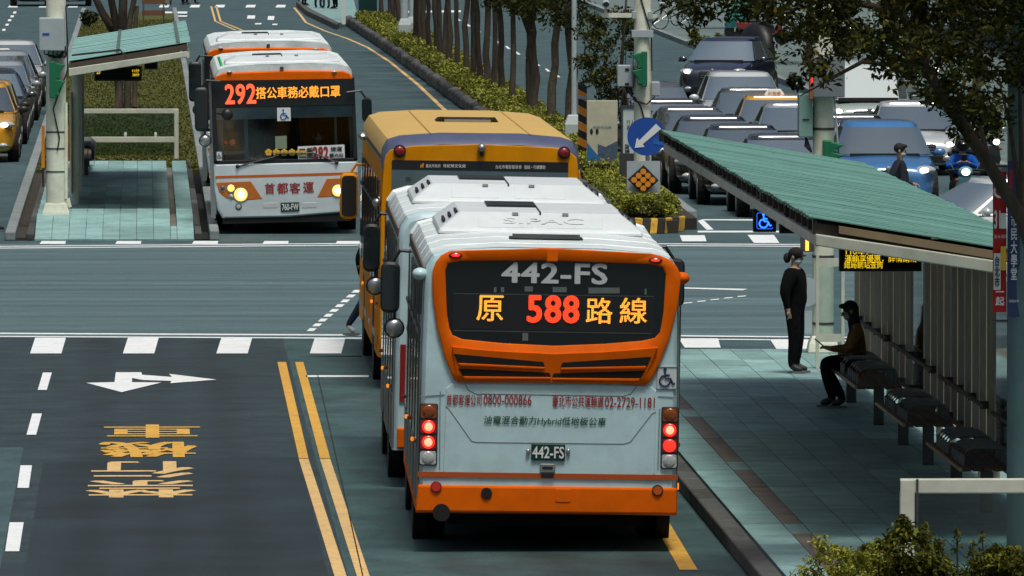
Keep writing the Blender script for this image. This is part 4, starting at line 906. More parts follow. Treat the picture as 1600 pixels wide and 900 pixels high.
t, wd, ht = hung('small blue wheelchair sign hanging under the shelter eave', 'sign', 1181, 1209, 331, 359, 127)
wheelchair(t, (0, -.016, ht / 2), .2, led_b)
fr_ = MB(); fr_.tube([(x, -.012, z) for x, z in rrect(-wd / 2 + .012, wd / 2 - .012, .012, ht - .012, .02)] , .006, 5); fr_.build('glowing_border', mat('blue_glow_border', (.02, .1, .6), .4, emit=.8), t)
t, wd, ht = hung('small amber minute display beside the blue wheelchair sign', 'led sign', 1222, 1254, 333, 361, 127)
letter('35', led_y, t, (-.03, -.014, ht * .3), .085, .06, '-y', .03); letter('7', led_y, t, (-.03, -.014, ht * .72), .05, .05, '-y', .03)
# glass windbreak at the near end
wbY = 92.7; a = atY(1406, 748, wbY)
wb = thing('windbreak', 'low glass windbreak with cream steel frame behind the shrubs', 'windbreak', (a.x, wbY, PZ)); hh = a.z - PZ
MB().box(0, 2.6, -.05, .05, hh - .13, hh).build('top_rail', beam_m, wb, bevel=.012); MB().box(0, .13, -.052, .052, 0, hh - .005).build('post', beam_m, wb, bevel=.012); MB().box(2.47, 2.6, -.052, .052, 0, hh - .005).build('post', beam_m, wb, bevel=.012)
MB().box(.13, 2.47, -.008, .008, .12, hh - .13).build('glass_pane', glassy('frosted_pane', (.62, .74, .76), .10, .25), wb); MB().box(.13, 2.47, -.04, .04, .05, .12).build('bottom_rail', beam_m, wb)
MB().box(.14, .16, -.07, -.05, .1, hh).build('frame_joint', darksteel, wb)
# steel pole with two banners
a = V((atY(1592, 800, 98.3).x, 98.3, PZ)); sp = thing('steel_pole', 'thick teal grey steel pole at the right edge carrying banners', 'pole', a)
MB().tube([(0, 0, 0), (0, 0, 9)], .115, 20).build('shaft', mat('teal_steel_paint', (.10, .17, .175), .5, var=.12, dirt=.3, dirtc=(.05, .08, .08)), sp, smooth=True); MB().disc((0, 0, .02), .2, .04, 20, 'z').build('base_plate', darksteel, sp)
for z in (2.2, 3.65): MB().tube([(-.27, -.02, z), (.05, -.02, z)], .014, 6).build('banner_arm', darksteel, sp)
def banner(label, x0, x1, y0, y1, m, Y):
    p, r_ = atY(x0, y1, Y), atY(x1, y0, Y); t = thing('banner', label, 'banner', (p.x, Y, p.z), group='pole banners'); wd = r_.x - p.x; ht = r_.z - p.z
    n = 10; vs = []; 
    for k in range(n + 1):
        z = ht * k / n; s = .012 * math.sin(k * .9)
        vs += [(0, s, z), (wd, s + .02, z)]
    MB().add(vs, [(2 * k, 2 * k + 1, 2 * k + 3, 2 * k + 2) for k in range(n)]).build('cloth', m, t); return t, wd, ht
ban_r = mat('banner_red', (.50, .012, .016), .7); ban_n = mat('banner_navy', (.025, .045, .13), .7)
t, wd, ht = banner('red banner with white figures on the steel pole', 1551, 1573, 268, 488, ban_r, a.y - .12)
def bt(s, fx, fz, fw, fh, m, t=None, bold=.02): letter(s, m, t, (wd * fx, -.03, ht * fz), wd * fw, ht * fh, '-y', bold)
MB().add([(wd * .05, -.028, ht * .16), (wd * .55, -.028, ht * .16), (wd * .55, -.028, ht * .42), (wd * .05, -.028, ht * .42)], [(0, 1, 2, 3)]).build('print_patch', text_w, t); MB().add([(wd * .55, -.03, ht * .3), (wd * .95, -.03, ht * .3), (wd * .95, -.03, ht * .47), (wd * .55, -.03, ht * .47)], [(0, 1, 2, 3)]).build('print_patch', mat('print_yellow', (.75, .45, .03), .7), t)
letter('31', text_w, t, (wd * .3, -.033, ht * .66), wd * .42, ht * .12, '-y', .05); letter('1', text_w, t, (wd * .75, -.033, ht * .65), wd * .22, ht * .10, '-y', .05); letter('06.16-1630', text_w, t, (wd * .5, -.033, ht * .54), wd * .8, ht * .025, '-y', .0)
letter('台\n北\n市', navy, t, (wd * .3, -.034, ht * .29), wd * .36, ht * .22, '-y', .03); letter('一\n起', text_w, t, (wd * .5, -.034, ht * .10), wd * .6, ht * .1, '-y', .03)
ring_ = MB(); ring_.tube([(wd * .5 + wd * .42 * math.cos(R(q_)), -.03, ht * .86 + wd * .42 * math.sin(R(q_))) for q_ in range(0, 361, 20)], .012, 5); ring_.build('printed_ring', text_w, t)
t, wd, ht = banner('navy blue banner with small white lettering on the steel pole', 1574, 1594, 252, 495, ban_n, a.y - .135)
letter('市\n民\n大\n學\n堂', text_w, t, (wd * .5, -.03, ht * .45), wd * .5, ht * .42, '-y', .02); letter('campus.tw', text_w, t, (wd * .5, -.03, ht * .1), wd * .8, ht * .025, '-y', 0)
MB().add([(wd * .1, -.028, ht * .72), (wd * .35, -.028, ht * .72), (wd * .35, -.028, ht * .95), (wd * .1, -.028, ht * .95)], [(0, 1, 2, 3)]).build('print_patch', ban_r, t)

# ------------------------------------------------------------------ far bus shelter (left)
fY0, fY1 = 185.4, 206.0; fx0, fx1, fz0, fz1 = -1.30, .83, 2.86, 3.2
fs_ = thing('bus_shelter', 'short pale teal bus shelter on the opposite island beside the concrete pole', 'shelter', (fx0, fY0, 0), group='bus shelters')
fw_ = fx1 - fx0
p0 = rpanel(fw_, fz0, fz1, (fY1 - fY0) / 16).build('roof_panel', roof_pale, fs_)
for k in range(1, 16):
    o = p0.copy(); col.objects.link(o); o.location = (random.uniform(-.01, .01), (fY1 - fY0) / 16 * k, random.uniform(-.004, .004))
for t_ in (.4, .9): MB().box(fw_ * t_ - .03, fw_ * t_ + .03, 0, fY1 - fY0, fz0 + (fz1 - fz0) * t_ + .03, fz0 + (fz1 - fz0) * t_ + .05).build('fixing_strip', mat('screw_strip', (.075, .12, .10), .7), fs_)
MB().prism([(0, fz0 - .24), (fw_ - .06, fz1 - .24), (fw_ - .06, fz1 - .14), (0, fz0 - .10)], -.16, -.04).build('end_beam', beam_m, fs_, bevel=.01)
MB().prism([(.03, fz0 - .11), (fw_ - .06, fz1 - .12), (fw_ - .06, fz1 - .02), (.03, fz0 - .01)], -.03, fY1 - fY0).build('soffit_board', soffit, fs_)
MB().box(fw_ - .12, fw_ - .02, -.1, fY1 - fY0, fz1 - .26, fz1 - .15).build('eave_beam', beam_m, fs_)
for y in (2.0, 10.0, 18.0):
    MB().tube([(.1, y, PZ), (.1, y, fz0 - .1)], .07, 10).build('column', beam_m, fs_, smooth=True)
fb = MB()
for k in range(9): MB().box(.0, .03, 1.2 + 2.0 * k, 3.1 + 2 * k, .5, 2.3).build('wall_board', board_m, fs_)
MB().tube([(.05, .3, fz0 + .12), (.9, .0, fz0 + .22), (1.0, -.02, fz0 + .1)], .02, 6).build('cable', blk, fs_)
t, wd, ht = hung('dark minute display hanging under the far shelter roof', 'led sign', 150, 219, 106, 124, 197)
letter('37', led_y, t, (-wd / 2 + .05, -.014, ht * .6), .07, .06, '-y', .03); letter('12分', led_y, t, (wd / 2 - .08, -.014, ht * .75), .13, .06, '-y', .01); letter('28分', led_y, t, (wd / 2 - .08, -.014, ht * .4), .13, .06, '-y', .01)
t, wd, ht = hung('little square black display under the far shelter eave', 'led sign', 228, 244, 95, 106, 200)
fwY = 217.6; a = atY(110, 170, fwY); b_ = atY(279, 170, fwY)
w2 = thing('windbreak', 'glass windbreak with cream frame at the back of the far bus stop', 'windbreak', (a.x, fwY, PZ)); wd = b_.x - a.x; hh = a.z - PZ
MB().box(0, wd, -.04, .04, hh - .10, hh).build('top_rail', beam_m, w2, bevel=.01); MB().box(0, wd - .09, -.04, .04, .34, .46).build('middle_rail', beam_m, w2, bevel=.01)
for x in (0, wd - .09): MB().box(x, x + .09, -.042, .042, 0, hh - .004).build('post', beam_m, w2, bevel=.01)
gp = glassy('greenish_pane', (.62, .74, .70), .08, .1)
MB().box(.09, wd - .09, -.006, .006, .46, hh - .1).build('glass_pane', gp, w2); MB().box(.09, wd - .09, -.006, .006, .08, .34).build('glass_pane', gp, w2)
for x in (196, 243): u = atY(x, 210, fwY); MB().ball((u.x - a.x, -.02, u.z - PZ), .03, .01, .05).build('pane_sticker', text_w, w2)
a = at(128, 284, PZ); fbn = thing('bench', 'dark hooped bench under the far shelter', 'bench', (a.x - .28, a.y, PZ), group='shelter benches')
for k in range(4): MB().box(.02 + .12 * k, .12 + .12 * k, 0, 6, .40, .44).build('seat_slat', wood_m, fbn)
for k in range(9): MB().tube([(.03, .2 + .7 * k, .42), (.03, .2 + .7 * k, .6), (.1, .2 + .7 * k, .67), (.42, .2 + .7 * k, .67), (.49, .2 + .7 * k, .6), (.49, .2 + .7 * k, .42)], .03, 7).build('armrest_hoop', darksteel, fbn, smooth=True)
for y in (.3, 5.7): MB().box(.1, .4, y - .06, y + .06, 0, .4).build('leg', darksteel, fbn)
# litter of leaves below the far windbreak
lb = MB()
for k in range(70):
    x, y, r_ = random.uniform(-1.0, .7), fwY + random.uniform(-.9, -.2), random.uniform(.02, .06)
    q_ = random.uniform(0, 6.3); c, s = math.cos(q_) * r_, math.sin(q_) * r_
    lb.add([(x + c, y + s, PZ + .012), (x - s * .5, y + c * .5, PZ + .03), (x - c, y - s, PZ + .012), (x + s * .5, y - c * .5, PZ + .008)], [(0, 1, 2, 3)])
tag(lb.build('fallen_leaves', mat('dry_leaf', (.18, .13, .04), .8, rnd=.3)), 'dry leaves blown along the foot of the far windbreak', 'leaves', kind='stuff')

# ------------------------------------------------------------------ poles, signals, boxes, signs
def signal_back(par, x, z, h, side=1, y=0):         # green traffic signal seen from its side: hood over hood
    b = MB()
    for k in range(2):
        z0 = z - h * .5 * k
        b.prism([(x, z0), (x + side * .10, z0 + .02), (x + side * .26, z0 - .02), (x + side * .14, z0 - h * .30), (x + side * .16, z0 - h * .46), (x, z0 - h * .46)], y - .16, y + .16)
    b.prism([(x - side * .02, z + .04), (x + side * .08, z + .04), (x + side * .08, z - h - .02), (x - side * .02, z - h - .02)], y - .17, y + .17)
    return b.build('traffic_signal', sig_green, par, bevel=.015)
def cpole(name, label, px, py, wpx, top, base=None):
    p = at(px, py, PZ if base is None else base); s = F / p.y; r_ = wpx / s / 2
    t = thing(name, label, 'pole', p)
    MB().tube([(0, 0, 0), (0, 0, top)], [r_ * 1.02, r_ * .96], 24).build('shaft', conc, t, smooth=True)
    return t, s, r_
# left
pl, s, r_ = cpole('concrete_pole', 'cream concrete pole with grey box standing on the opposite island', 88, 346, 31, 8)
MB().loft([[(-.26, -.24, 0), (.24, -.24, 0), (.24, .24, 0), (-.26, .24, 0)], [(-.26, -.24, .08), (.24, -.24, .08), (.24, .24, .08), (-.26, .24, .08)]]).build('footing', blk, pl)
MB().loft([[(-.25, -.23, .08), (.235, -.23, .08), (.235, .23, .08), (-.25, .23, .08)], [(-.24, -.22, .16), (.225, -.22, .16), (.225, .22, .16), (-.24, .22, .16)], [(-.19, -.18, .32), (.18, -.18, .32), (.18, .18, .32), (-.19, .18, .32)]]).build('pole_base', conc, pl, bevel=.02)
zz = lambda y: (346 - y) / s
MB().box(-.29, .15, -.42, -.14, zz(79), zz(27)).build('control_box', greybox, pl, bevel=.02); MB().box(-.23, -.11, -.426, -.415, zz(54.5), zz(51)).build('box_label', blue_s, pl)
for k in range(6): MB().tube([(-.2 + .08 * k, -.25, zz(79)), (-.2 + .07 * k, -.27, zz(84 + 3 * (k % 3))), (.05 + .03 * k, -.25, zz(88 + 2 * (k % 2))), (.16, -.18, zz(72))], .013, 5).build('cable', blk, pl)
signal_back(pl, -.09, zz(99), .57, 1, -.28)
for y in (206, 232, 268): MB().disc((0, 0, zz(y)), r_ + .008, .025, 20, 'z').build('steel_band', darksteel, pl)
MB().tube([(.17, -.1, zz(310)), (.17, -.1, zz(160))], .03, 8).build('conduit', conc, pl); MB().tube([(.17, -.1, zz(318)), (.2, -.12, zz(312)), (.22, -.12, zz(322)), (.17, -.08, zz(330))], .05, 8).build('drain_elbow', conc, pl)
MB().tube([(.17, -.12, zz(10)), (.2, -.2, zz(60)), (.2, -.2, zz(110)), (-.05, -.19, zz(170)), (.06, -.19, zz(215)), (.02, -.19, zz(235))], .012, 5).build('hanging_cable', blk, pl)
for x0, x1 in ((65, 70), (103, 107)):
    MB().box((x0 - 88) / s, (x1 - 88) / s, -.02, .02, zz(262), zz(196)).build('hazard_strip', orange_r, pl); MB().box((x0 - 87) / s, (x1 - 89) / s, -.024, .024, zz(292), zz(263)).build('dark_strip', blk, pl)
# centre
pc, s, r_ = cpole('concrete_pole', 'cream concrete pole with camera arm behind the blue arrow sign', 1004, 312, 27, 9, .2)
zz = lambda y: (312 - y) / s; xx = lambda x: (x - 1004) / s
MB().box(xx(940), xx(988), -.05, .05, zz(27), zz(20)).build('camera_arm', conc, pc); MB().box(xx(1018), xx(1034), -.04, .04, zz(27), zz(22)).build('camera_arm', conc, pc)
cm = MB().ball((xx(946), -.1, zz(5)), .075, .16, .07, 12, 8).build('security_camera', greybox, pc, smooth=True); MB().disc((xx(946), -.24, zz(6)), .05, .06, 14).build('camera_lens', blk, cm); MB().box(xx(944), xx(948), -.03, .03, zz(22), zz(9)).build('camera_stay', conc, cm)
MB().ball((xx(1034), -.1, zz(6)), .06, .14, .055, 12, 8).build('security_camera', greybox, pc, smooth=True); MB().tube([(xx(1034), 0, zz(10)), (xx(1033), 0, zz(20)), (xx(1026), 0, zz(30)), (xx(1018), 0, zz(36))], .02, 6).build('cable', blk, pc)
MB().box(xx(987), xx(993), -.18, .18, zz(29), zz(17)).build('clamp', greybox, pc, bevel=.01); MB().box(xx(1012), xx(1019), -.18, .18, zz(30), zz(17)).build('clamp', greybox, pc, bevel=.01)
MB().box(xx(986), xx(1020), -.2, -.16, zz(58), zz(46)).build('clamp_plate', greybox, pc, bevel=.008)
MB().box(xx(964), xx(989), -.14, .14, zz(135), zz(101)).build('control_box', greybox, pc, bevel=.02); MB().box(xx(1017), xx(1031), -.12, .12, zz(150), zz(127)).build('control_box', greybox, pc, bevel=.02)
for y in (108, 131): MB().box(xx(976), xx(982), -.15, -.135, zz(y + 2), zz(y - 2)).build('box_hinge', blk, pc)
signal_back(pc, xx(1008), zz(83), .58, -1, -.24)
MB().tube([(xx(1000), -.17, zz(-5)), (xx(1013), -.17, zz(40)), (xx(1017), -.14, zz(60)), (xx(1018), -.13, zz(110))], .014, 5).build('cable', blk, pc); MB().tube([(xx(980), -.16, zz(138)), (xx(992), -.18, zz(157)), (xx(1010), -.18, zz(162)), (xx(1022), -.14, zz(150))], .018, 5).build('cable', blk, pc); MB().tube([(xx(990), -.18, zz(150)), (xx(1000), -.18, zz(165)), (xx(1006), -.18, zz(185))], .014, 5).build('cable', blk, pc)
# right
pr, s, r_ = cpole('concrete_pole', 'cream concrete pole with teal cabinet rising through the far end of the near shelter', 1286, 551, 33, 9)
pr['label'] = 'cream concrete pole with teal cabinet at the far end of the near shelter'
zz = lambda y: (551 - y) / s; xx = lambda x: (x - 1286) / s
MB().loft([[(-.21, -.21, 0), (.2, -.21, 0), (.2, .21, 0), (-.21, .21, 0)], [(-.19, -.19, .12), (.18, -.19, .12), (.18, .19, .12), (-.19, .19, .12)], [(-.15, -.15, .22), (.15, -.15, .22), (.15, .15, .22), (-.15, .15, .22)]]).build('pole_base', conc, pr, bevel=.02)
cb = MB().box(xx(1246), xx(1268), -.2, .1, zz(213), zz(145)).build('teal_cabinet', tealbox, pr, bevel=.015); MB().box(xx(1252), xx(1262), -.21, -.195, zz(186), zz(184)).build('cabinet_latch', blk, cb)
bx = MB().box(xx(1267), xx(1317), -.34, -.18, zz(150), zz(87)).build('signal_panel', mat('panel_back_grey', (.16, .19, .20), .6, var=.1), pr, bevel=.012); MB().box(xx(1262), xx(1267), -.36, -.16, zz(152), zz(85)).build('panel_hood', mat('orange_edge', (.28, .10, .04), .6), bx)
MB().box(xx(1264), xx(1266), -.37, -.36, zz(131), zz(118)).build('stop_glow', red_on, bx)
signal_back(pr, xx(1286), zz(222), .26, 1, -.22); MB().box(xx(1285), xx(1292), -.24, -.2, zz(222), zz(217)).build('signal_cap', sig_green, pr)
for k in range(4): MB().tube([(xx(1258), -.1, zz(213)), (xx(1256 + 3 * k), -.16, zz(226 + 2 * k)), (xx(1266), -.12, zz(236))], .014, 5).build('cable', blk, pr)
MB().tube([(xx(1301), -.2, zz(150)), (xx(1304), -.22, zz(180)), (xx(1309), -.22, zz(250))], .012, 5).build('cable', greybox, pr)
for y in (400, 505, 200): MB().disc((0, 0, zz(y)), r_ + .008, .03, 22, 'z').build('steel_band', darksteel, pr)
MB().box(xx(1257), xx(1262), -.2, -.16, zz(390), zz(368)).build('amber_lamp', mat('amber_glow', (1, .42, .05), .3, emit=1.5), pr); MB().box(xx(1250), xx(1270), -.16, .0, zz(392), zz(368)).build('lamp_case', darksteel, pr)
MB().disc((xx(1259), -.1, zz(455)), .19, .02, 24).build('round_sign_back', greybox, pr); MB().box(xx(1252), xx(1268), -.12, -.1, zz(520), zz(485)).build('sign_back', greybox, pr)

# median nose: blue arrow sign, diamond marker, boards, hedge in front
sb = at(1012, 333, .2); s = F / sb.y; zz = lambda y: (333 - y) / s; xx = lambda x: (x - 1012) / s
rs = thing('keep_left_sign', 'round blue sign with white arrow pointing down left', 'road sign', sb)
MB().tube([(0, .05, 0), (0, .05, zz(190))], .04, 10).build('post', steel, rs)
dsk = MB().disc((xx(1010), 0, zz(213)), 30 / s, .02, 40).build('disc', blue_s, rs)
a1, a2 = (1031, 196), (993, 231)
def zp(pts, par, m, d=-.02): return MB().prism([(xx(x), zz(y)) for x, y in pts], d, d + .008).build('printed_arrow', m, par)
zp([(1025, 193), (1033, 201), (1004, 225), (1007, 229), (991.5, 231), (995, 215), (999, 219)], dsk, text_w)
zp([(1021, 216), (1036, 218), (1035, 227), (1021, 225)], dsk, mat('newer_blue_patch', (.02, .13, .5), .4), -.016)
dm = thing('hazard_marker', 'black diamond board with nine round orange reflectors', 'road sign', at(1005, 340, .2)); 
s2 = F / dm.location.y; c = (0, (340 - 281) / s2); r_ = 24.5 / s2
MB().tube([(0, .06, 0), (0, .06, c[1])], .035, 8).build('post', steel, dm)
bdm = MB().prism([(c[0] + r_ * math.cos(R(-2 + 90 * k)), c[1] + r_ * .95 * math.sin(R(-2 + 90 * k))) for k in range(4)], -.0, .03).build('board', blk, dm)
for i in range(3):
    for j in range(3):
        u, v = (i - 1) * .30, (j - 1) * .30; MB().disc((c[0] + (u + v) * r_ * .98, -.01, c[1] + (v - u) * r_ * .9), 4.6 / s2, .025, 16).build('reflector', orange_r, bdm)
MB().box(-.28, .3, .1, .14, .35, .98).build('backing_plate', greybox, dm); MB().box(-.22, .24, .07, .1, .05, .3).build('striped_foot', orange_r, dm)
hp = at(910, 262, .2); s = F / hp.y
hz = thing('hazard_post', 'black and yellow striped square post on the tree median', 'post', hp); N = 11; hgt = 135 / s
for k in range(N):
    MB().loft([[(-.085, -.08, hgt * k / N + .0), (.085, -.08, hgt * k / N - .09), (.085, .08, hgt * k / N - .09), (-.085, .08, hgt * k / N)], [(-.085, -.08, hgt * (k + 1) / N - .004), (.085, -.08, hgt * (k + 1) / N - .094), (.085, .08, hgt * (k + 1) / N - .094), (-.085, .08, hgt * (k + 1) / N - .004)]]).build('stripe_band', orange_r if k % 2 else blk, hz)
MB().box(-.09, .09, -.085, .085, hgt * .8, hgt * .84).build('collar', greybox, hz)
lpst = at(897, 235, .2); s = F / lpst.y
def lamp_post(label, p, wtop=.11, h=9):
    t = thing('lamp_post', label, 'lamp post', p, group='median lamp posts')
    MB().tube([(0, 0, .0), (0, 0, h)], [wtop, wtop * .7], 14).build('shaft', mat('pale_post_paint', (.42, .50, .50), .5, var=.1), t, smooth=True)
    MB().loft([[(-.2, -.2, 0), (.2, -.2, 0), (.2, .2, 0), (-.2, .2, 0)], [(-.2, -.2, .55), (.2, -.2, .55), (.2, .2, .55), (-.2, .2, .55)], [(-.13, -.13, .75), (.13, -.13, .75), (.13, .13, .75), (-.13, .13, .75)]]).build('base_box', mat('pale_post_paint', (.42, .5, .5), .5), t, bevel=.02)
    MB().tube([(0, 0, h - .3), (-.9, 0, h), (-1.8, 0, h + .1)], .05, 8).build('arm', steel, t); MB().ball((-2.0, 0, h + .1), .35, .15, .08).build('lantern', greybox, t, smooth=True); return t
lamp_post('pale lamp post right beside the striped hazard post', lpst, .06); lamp_post('pale lamp post farthest along the row of median trees', at(632, 66, .2), .13); lamp_post('slim pale lamp post next to the farther one among the trees', at(643, 63, .2), .08)
adp = at(941, 278, .2); s = F / adp.y
apn = thing('advert_board', 'cream advert board with blue wave foot behind the median hedge', 'advert board', adp); hh = 121 / s; hw = 24 / s
MB().box(-hw, hw, 0, .12, .05, hh).build('board', mat('cream_board', (.50, .50, .36), .6, var=.12), apn, bevel=.01)
MB().prism([(-hw + .003, .06), (hw - .003, .06), (hw - .003, hh * .12), (0, hh * .22), (-hw + .003, hh * .46)], -.006, 0).build('blue_wave', mat('wave_blue', (.02, .14, .34), .6), apn); MB().prism([(-hw * .3, hh * .28), (hw - .003, hh * .16), (hw - .003, hh * .48), (hw * .2, hh * .40), (-hw * .3, hh * .44)], -.005, 0).build('sea_photo', mat('sea_print', (.10, .15, .19), .6, c2=(.03, .06, .12), vs_=25), apn)
letter('老街文化祭', mat('teal_print', (.12, .30, .33), .6), apn, (0, -.008, hh * .66), .36, .05, '-y', .01)
for x in (-.21, -.1): MB().ball((x, -.004, hh * .6), .03, .006, .06).build('printed_figure', text_k, apn)
wbd = at(985, 300, .2); s = F / wbd.y
nb = thing('notice_board', 'white notice board in a grey frame left of the cream pole', 'notice board', wbd); hh = 134 / s; hw = 15 / s
MB().box(-hw, hw, 0, .1, .7, hh).build('board', mat('notice_white', (.50, .58, .58), .6, var=.1), nb); 
for x in (-hw, hw - .04): MB().box(x, x + .04, -.02, .12, 0, hh + .02).build('frame_post', darksteel, nb)
MB().box(-hw + .04, hw - .04, -.02, .1, hh - .03, hh + .02).build('frame_top', darksteel, nb); letter('行人\n專用', text_k, nb, (.0, -.004, hh * .78), .15, .2, '-y', 0); letter('路\n口', text_k, nb, (-.06, -.004, hh * .42), .09, .45, '-y', .02)
MB().box(-hw - .02, hw + .05, -.1, .2, 0, .72).build('plinth_box', darksteel, nb)
# ------------------------------------------------------------------ cars: local front at y = 0 facing -y
def paint(name, c, rough=.22):
    m = mat(name, c, rough, coat=1.0, var=.03, metal=.15); m.node_tree.nodes['Principled BSDF'].inputs['Coat IOR'].default_value = 2.0; m.node_tree.nodes['Principled BSDF'].inputs['Coat Roughness'].default_value = .16; return m
CARP = {'black': paint('car_black', (.008, .009, .010)), 'grey': paint('car_grey', (.075, .085, .09)), 'white': paint('car_white', (.62, .66, .66)), 'silver': paint('car_silver', (.33, .37, .38)),
        'blue': paint('car_blue', (.04, .19, .46)), 'navy': paint('car_navy', (.008, .016, .040)), 'taxi': paint('taxi_yellow', (.80, .40, .008)), 'pale': paint('car_pale_silver', (.42, .50, .48))}
car_glass = mat('car_glass', (.52, .62, .62), .04, metal=.9, rnd=.35); car_glass.node_tree.nodes['Principled BSDF'].inputs['IOR'].default_value = 2.3
KIND = {  # length, width, hood height, roof height, cowl y, roof front y, roof rear y, rear base y, roof half width factor
    'sedan': (4.6, 1.80, .78, 1.43, 1.15, 2.05, 3.2, 4.2, .68), 'suv': (4.6, 1.88, .94, 1.62, 1.05, 1.85, 3.7, 4.45, .71),
    'hatch': (4.2, 1.76, .88, 1.52, .95, 1.70, 3.5, 4.05, .75), 'van': (4.9, 1.90, 1.08, 1.98, .60, 1.35, 4.6, 4.85, .84)}
def car(label, kind, colr, X, Y, rz=0.0, lit=False, taxi=False, mirrors='body', name='car', lamp=None, Z=0, group='cars waiting in traffic'):
    L, W, zh, zr, yc, yf, yr, yb_, kr = KIND[kind]; W2 = W / 2; P = CARP[colr]
    t = thing(name, label, 'taxi' if taxi else ('van' if kind == 'van' else 'car'), (X, Y, Z), rz, group)
    st = [(0, .60, zh - .22, .30), (.05, .74, zh - .12, .22), (.22, .88, zh - .05, .18), (.6, .965, zh + .02, .18), (yc, 1, zh + .12, .18), (L * .5, 1, zh + .16, .18), (L - .9, .99, zh + .18, .2), (L - .3, .93, zh + .14, .22), (L - .05, .82, zh, .3), (L, .7, zh - .15, .4)]
    rings = []
    for y, k, zt, zb in st:
        w_ = W2 * k; d = zt - zb
        h = [(0, zb), (w_ * .8, zb), (w_ * .97, zb + d * .14), (w_, zb + d * .45), (w_ * .985, zb + d * .74), (w_ * .94, zb + d * .93), (w_ * .80, zt), (0, zt + .035)]
        rings.append([(a, y, z) for a, z in h] + [(-a, y, z) for a, z in reversed(h[1:-1])])
    body = MB().loft(rings).build('body', P, t, smooth=True, sub=1)
    zb0 = zh + .08
    lowr = [(-.62 * W2 / .9, yc - .14), (-.84 * W2 / .9, yc + .22), (-.865 * W2 / .9, (yc + yb_) / 2), (-.82 * W2 / .9, yb_ - .2), (-.6 * W2 / .9, yb_ + .04)]
    upr = [(-.50 * kr / .72 * W2 / .9, yf - .06), (-.64 * kr / .72 * W2 / .9, yf + .12), (-.66 * kr / .72 * W2 / .9, (yf + yr) / 2), (-.63 * kr / .72 * W2 / .9, yr - .1), (-.5 * kr / .72 * W2 / .9, yr + .05)]
    lo = lowr + [(-x, y) for x, y in reversed(lowr)]; up = upr + [(-x, y) for x, y in reversed(upr)]
    n = len(lo); zt1 = zr - .07
    r0 = [(x, y, zb0) for x, y in lo]; r1 = [(x, y, zt1) for x, y in up]; cy = (yf + yr) / 2
    r2 = [(x * .93, cy + (y - cy) * .95, zr - .015) for x, y in up]; r3 = [(x * .6, cy + (y - cy) * .7, zr + .01) for x, y in up]
    cab = MB().loft([r0, r1, r2, r3]).build('roof', P, t, smooth=True, ang=40)
    # panes stand 6 mm proud of the pillars
    def pane(nm, idx, mu=.10, m0=.06, m1=.05):
        b = MB(); cols = len(idx); vs = []
        for f in (m0, 1 - m1):
            for i in idx: vs.append(V(r0[i]).lerp(V(r1[i]), f))
        ctr = V((0, cy, (zb0 + zt1) / 2)); a, e = vs[0].copy(), vs[cols - 1].copy()
        out = []
        for k in range(2):
            row = vs[k * cols:(k + 1) * cols]
            row[0] = row[0].lerp(row[1], mu); row[-1] = row[-1].lerp(row[-2], mu)
            out += row
        nrm = [((v - ctr) * V((1, 1, .25))).normalized() if False else (v - ctr).normalized() for v in out]
        for d in (-.02, .026): b.v += [tuple(v + n_ * d) for v, n_ in zip(out, nrm)]
        q_ = 2 * cols
        for c in range(cols - 1):
            b.f += [(c, c + 1, cols + c + 1, cols + c), (q_ + c, q_ + cols + c, q_ + cols + c + 1, q_ + c + 1)]
        b.f += [(0, cols, q_ + cols, q_), (cols - 1, q_ + cols - 1, q_ + 2 * cols - 1, 2 * cols - 1)]
        return b.build(nm, car_glass, t, smooth=True)
    pane('windscreen', [1, 0, 9, 8], .10); pane('rear_window', [3, 4, 5, 6], .1)
    for i in ((1, 2), (2, 3), (8, 7), (7, 6)): pane('side_window', list(i), .06, .10, .06)
    mm = P if mirrors == 'body' else blk
    for s in (-1, 1):
        mr = MB().ball((s * (W2 + .10), yc + .42, zb0 + .06), .11, .07, .075, 12, 8).build('wing_mirror', mm, t, smooth=True)
        MB().box(s * (W2 + .1) - .12, s * (W2 + .1) + .06, yc + .40, yc + .46, zb0 - .01, zb0 + .03).build('mirror_stalk', blk, mr)
        hl = MB().ball((s * W2 * .72, .17, zh - .15), .20, .15, .085, 14, 8).build('headlight', clear_l, t, smooth=True)
        MB().ball((s * W2 * .70, .045, zh - .15), .085 if lit else .05, .06, .05 if lit else .035, 12, 8).build('headlight_bulb', lamp or (lamp_w if lit else steel), hl, smooth=True)
        MB().ball((s * W2 * .66, .07, .36), .11, .08, .06, 10, 6).build('fog_lamp', clear_l if lit else blk, t, smooth=True)
        for y in (.88, L - .88):
            MB().disc((s * (W2 - .055), y, .36), .385, .125, 24, 'x').build('wheel_arch', blk_m, t)
            wl = MB().tube([(s * (W2 - .22), y, .325), (s * (W2 - .19), y, .325), (s * (W2 - .01), y, .325), (s * (W2 + .018), y, .325)], [.29, .325, .325, .29], 22).build('wheel', rubber, t, smooth=True)
            rm = MB().disc((s * (W2 + .016), y, .325), .21, .012, 20, 'x').build('rim', steel, wl)
    gr_ = MB().prism(rrect(-.34, .34, zh - .33, zh - .14, .05), -.025, .08).build('grille', blk, t, bevel=.01)
    for k in range(3): MB().box(-.31, .31, -.034, -.02, zh - .30 + .055 * k, zh - .285 + .055 * k).build('grille_bar', steel, gr_)
    MB().prism(rrect(-.55, .55, .26, .40, .05), -.02, .12).build('air_intake', blk_m, t)
    MB().prism([(-.62 * W2 / .9, zb0 - .03), (.62 * W2 / .9, zb0 - .03), (.6 * W2 / .9, zb0 + .05), (-.6 * W2 / .9, zb0 + .05)], yc - .17, yc + .02).build('cowl', blk, t)
    MB().ball((0, -.02, zh - .12), .05, .02, .05, 10, 6).build('badge', steel, t)
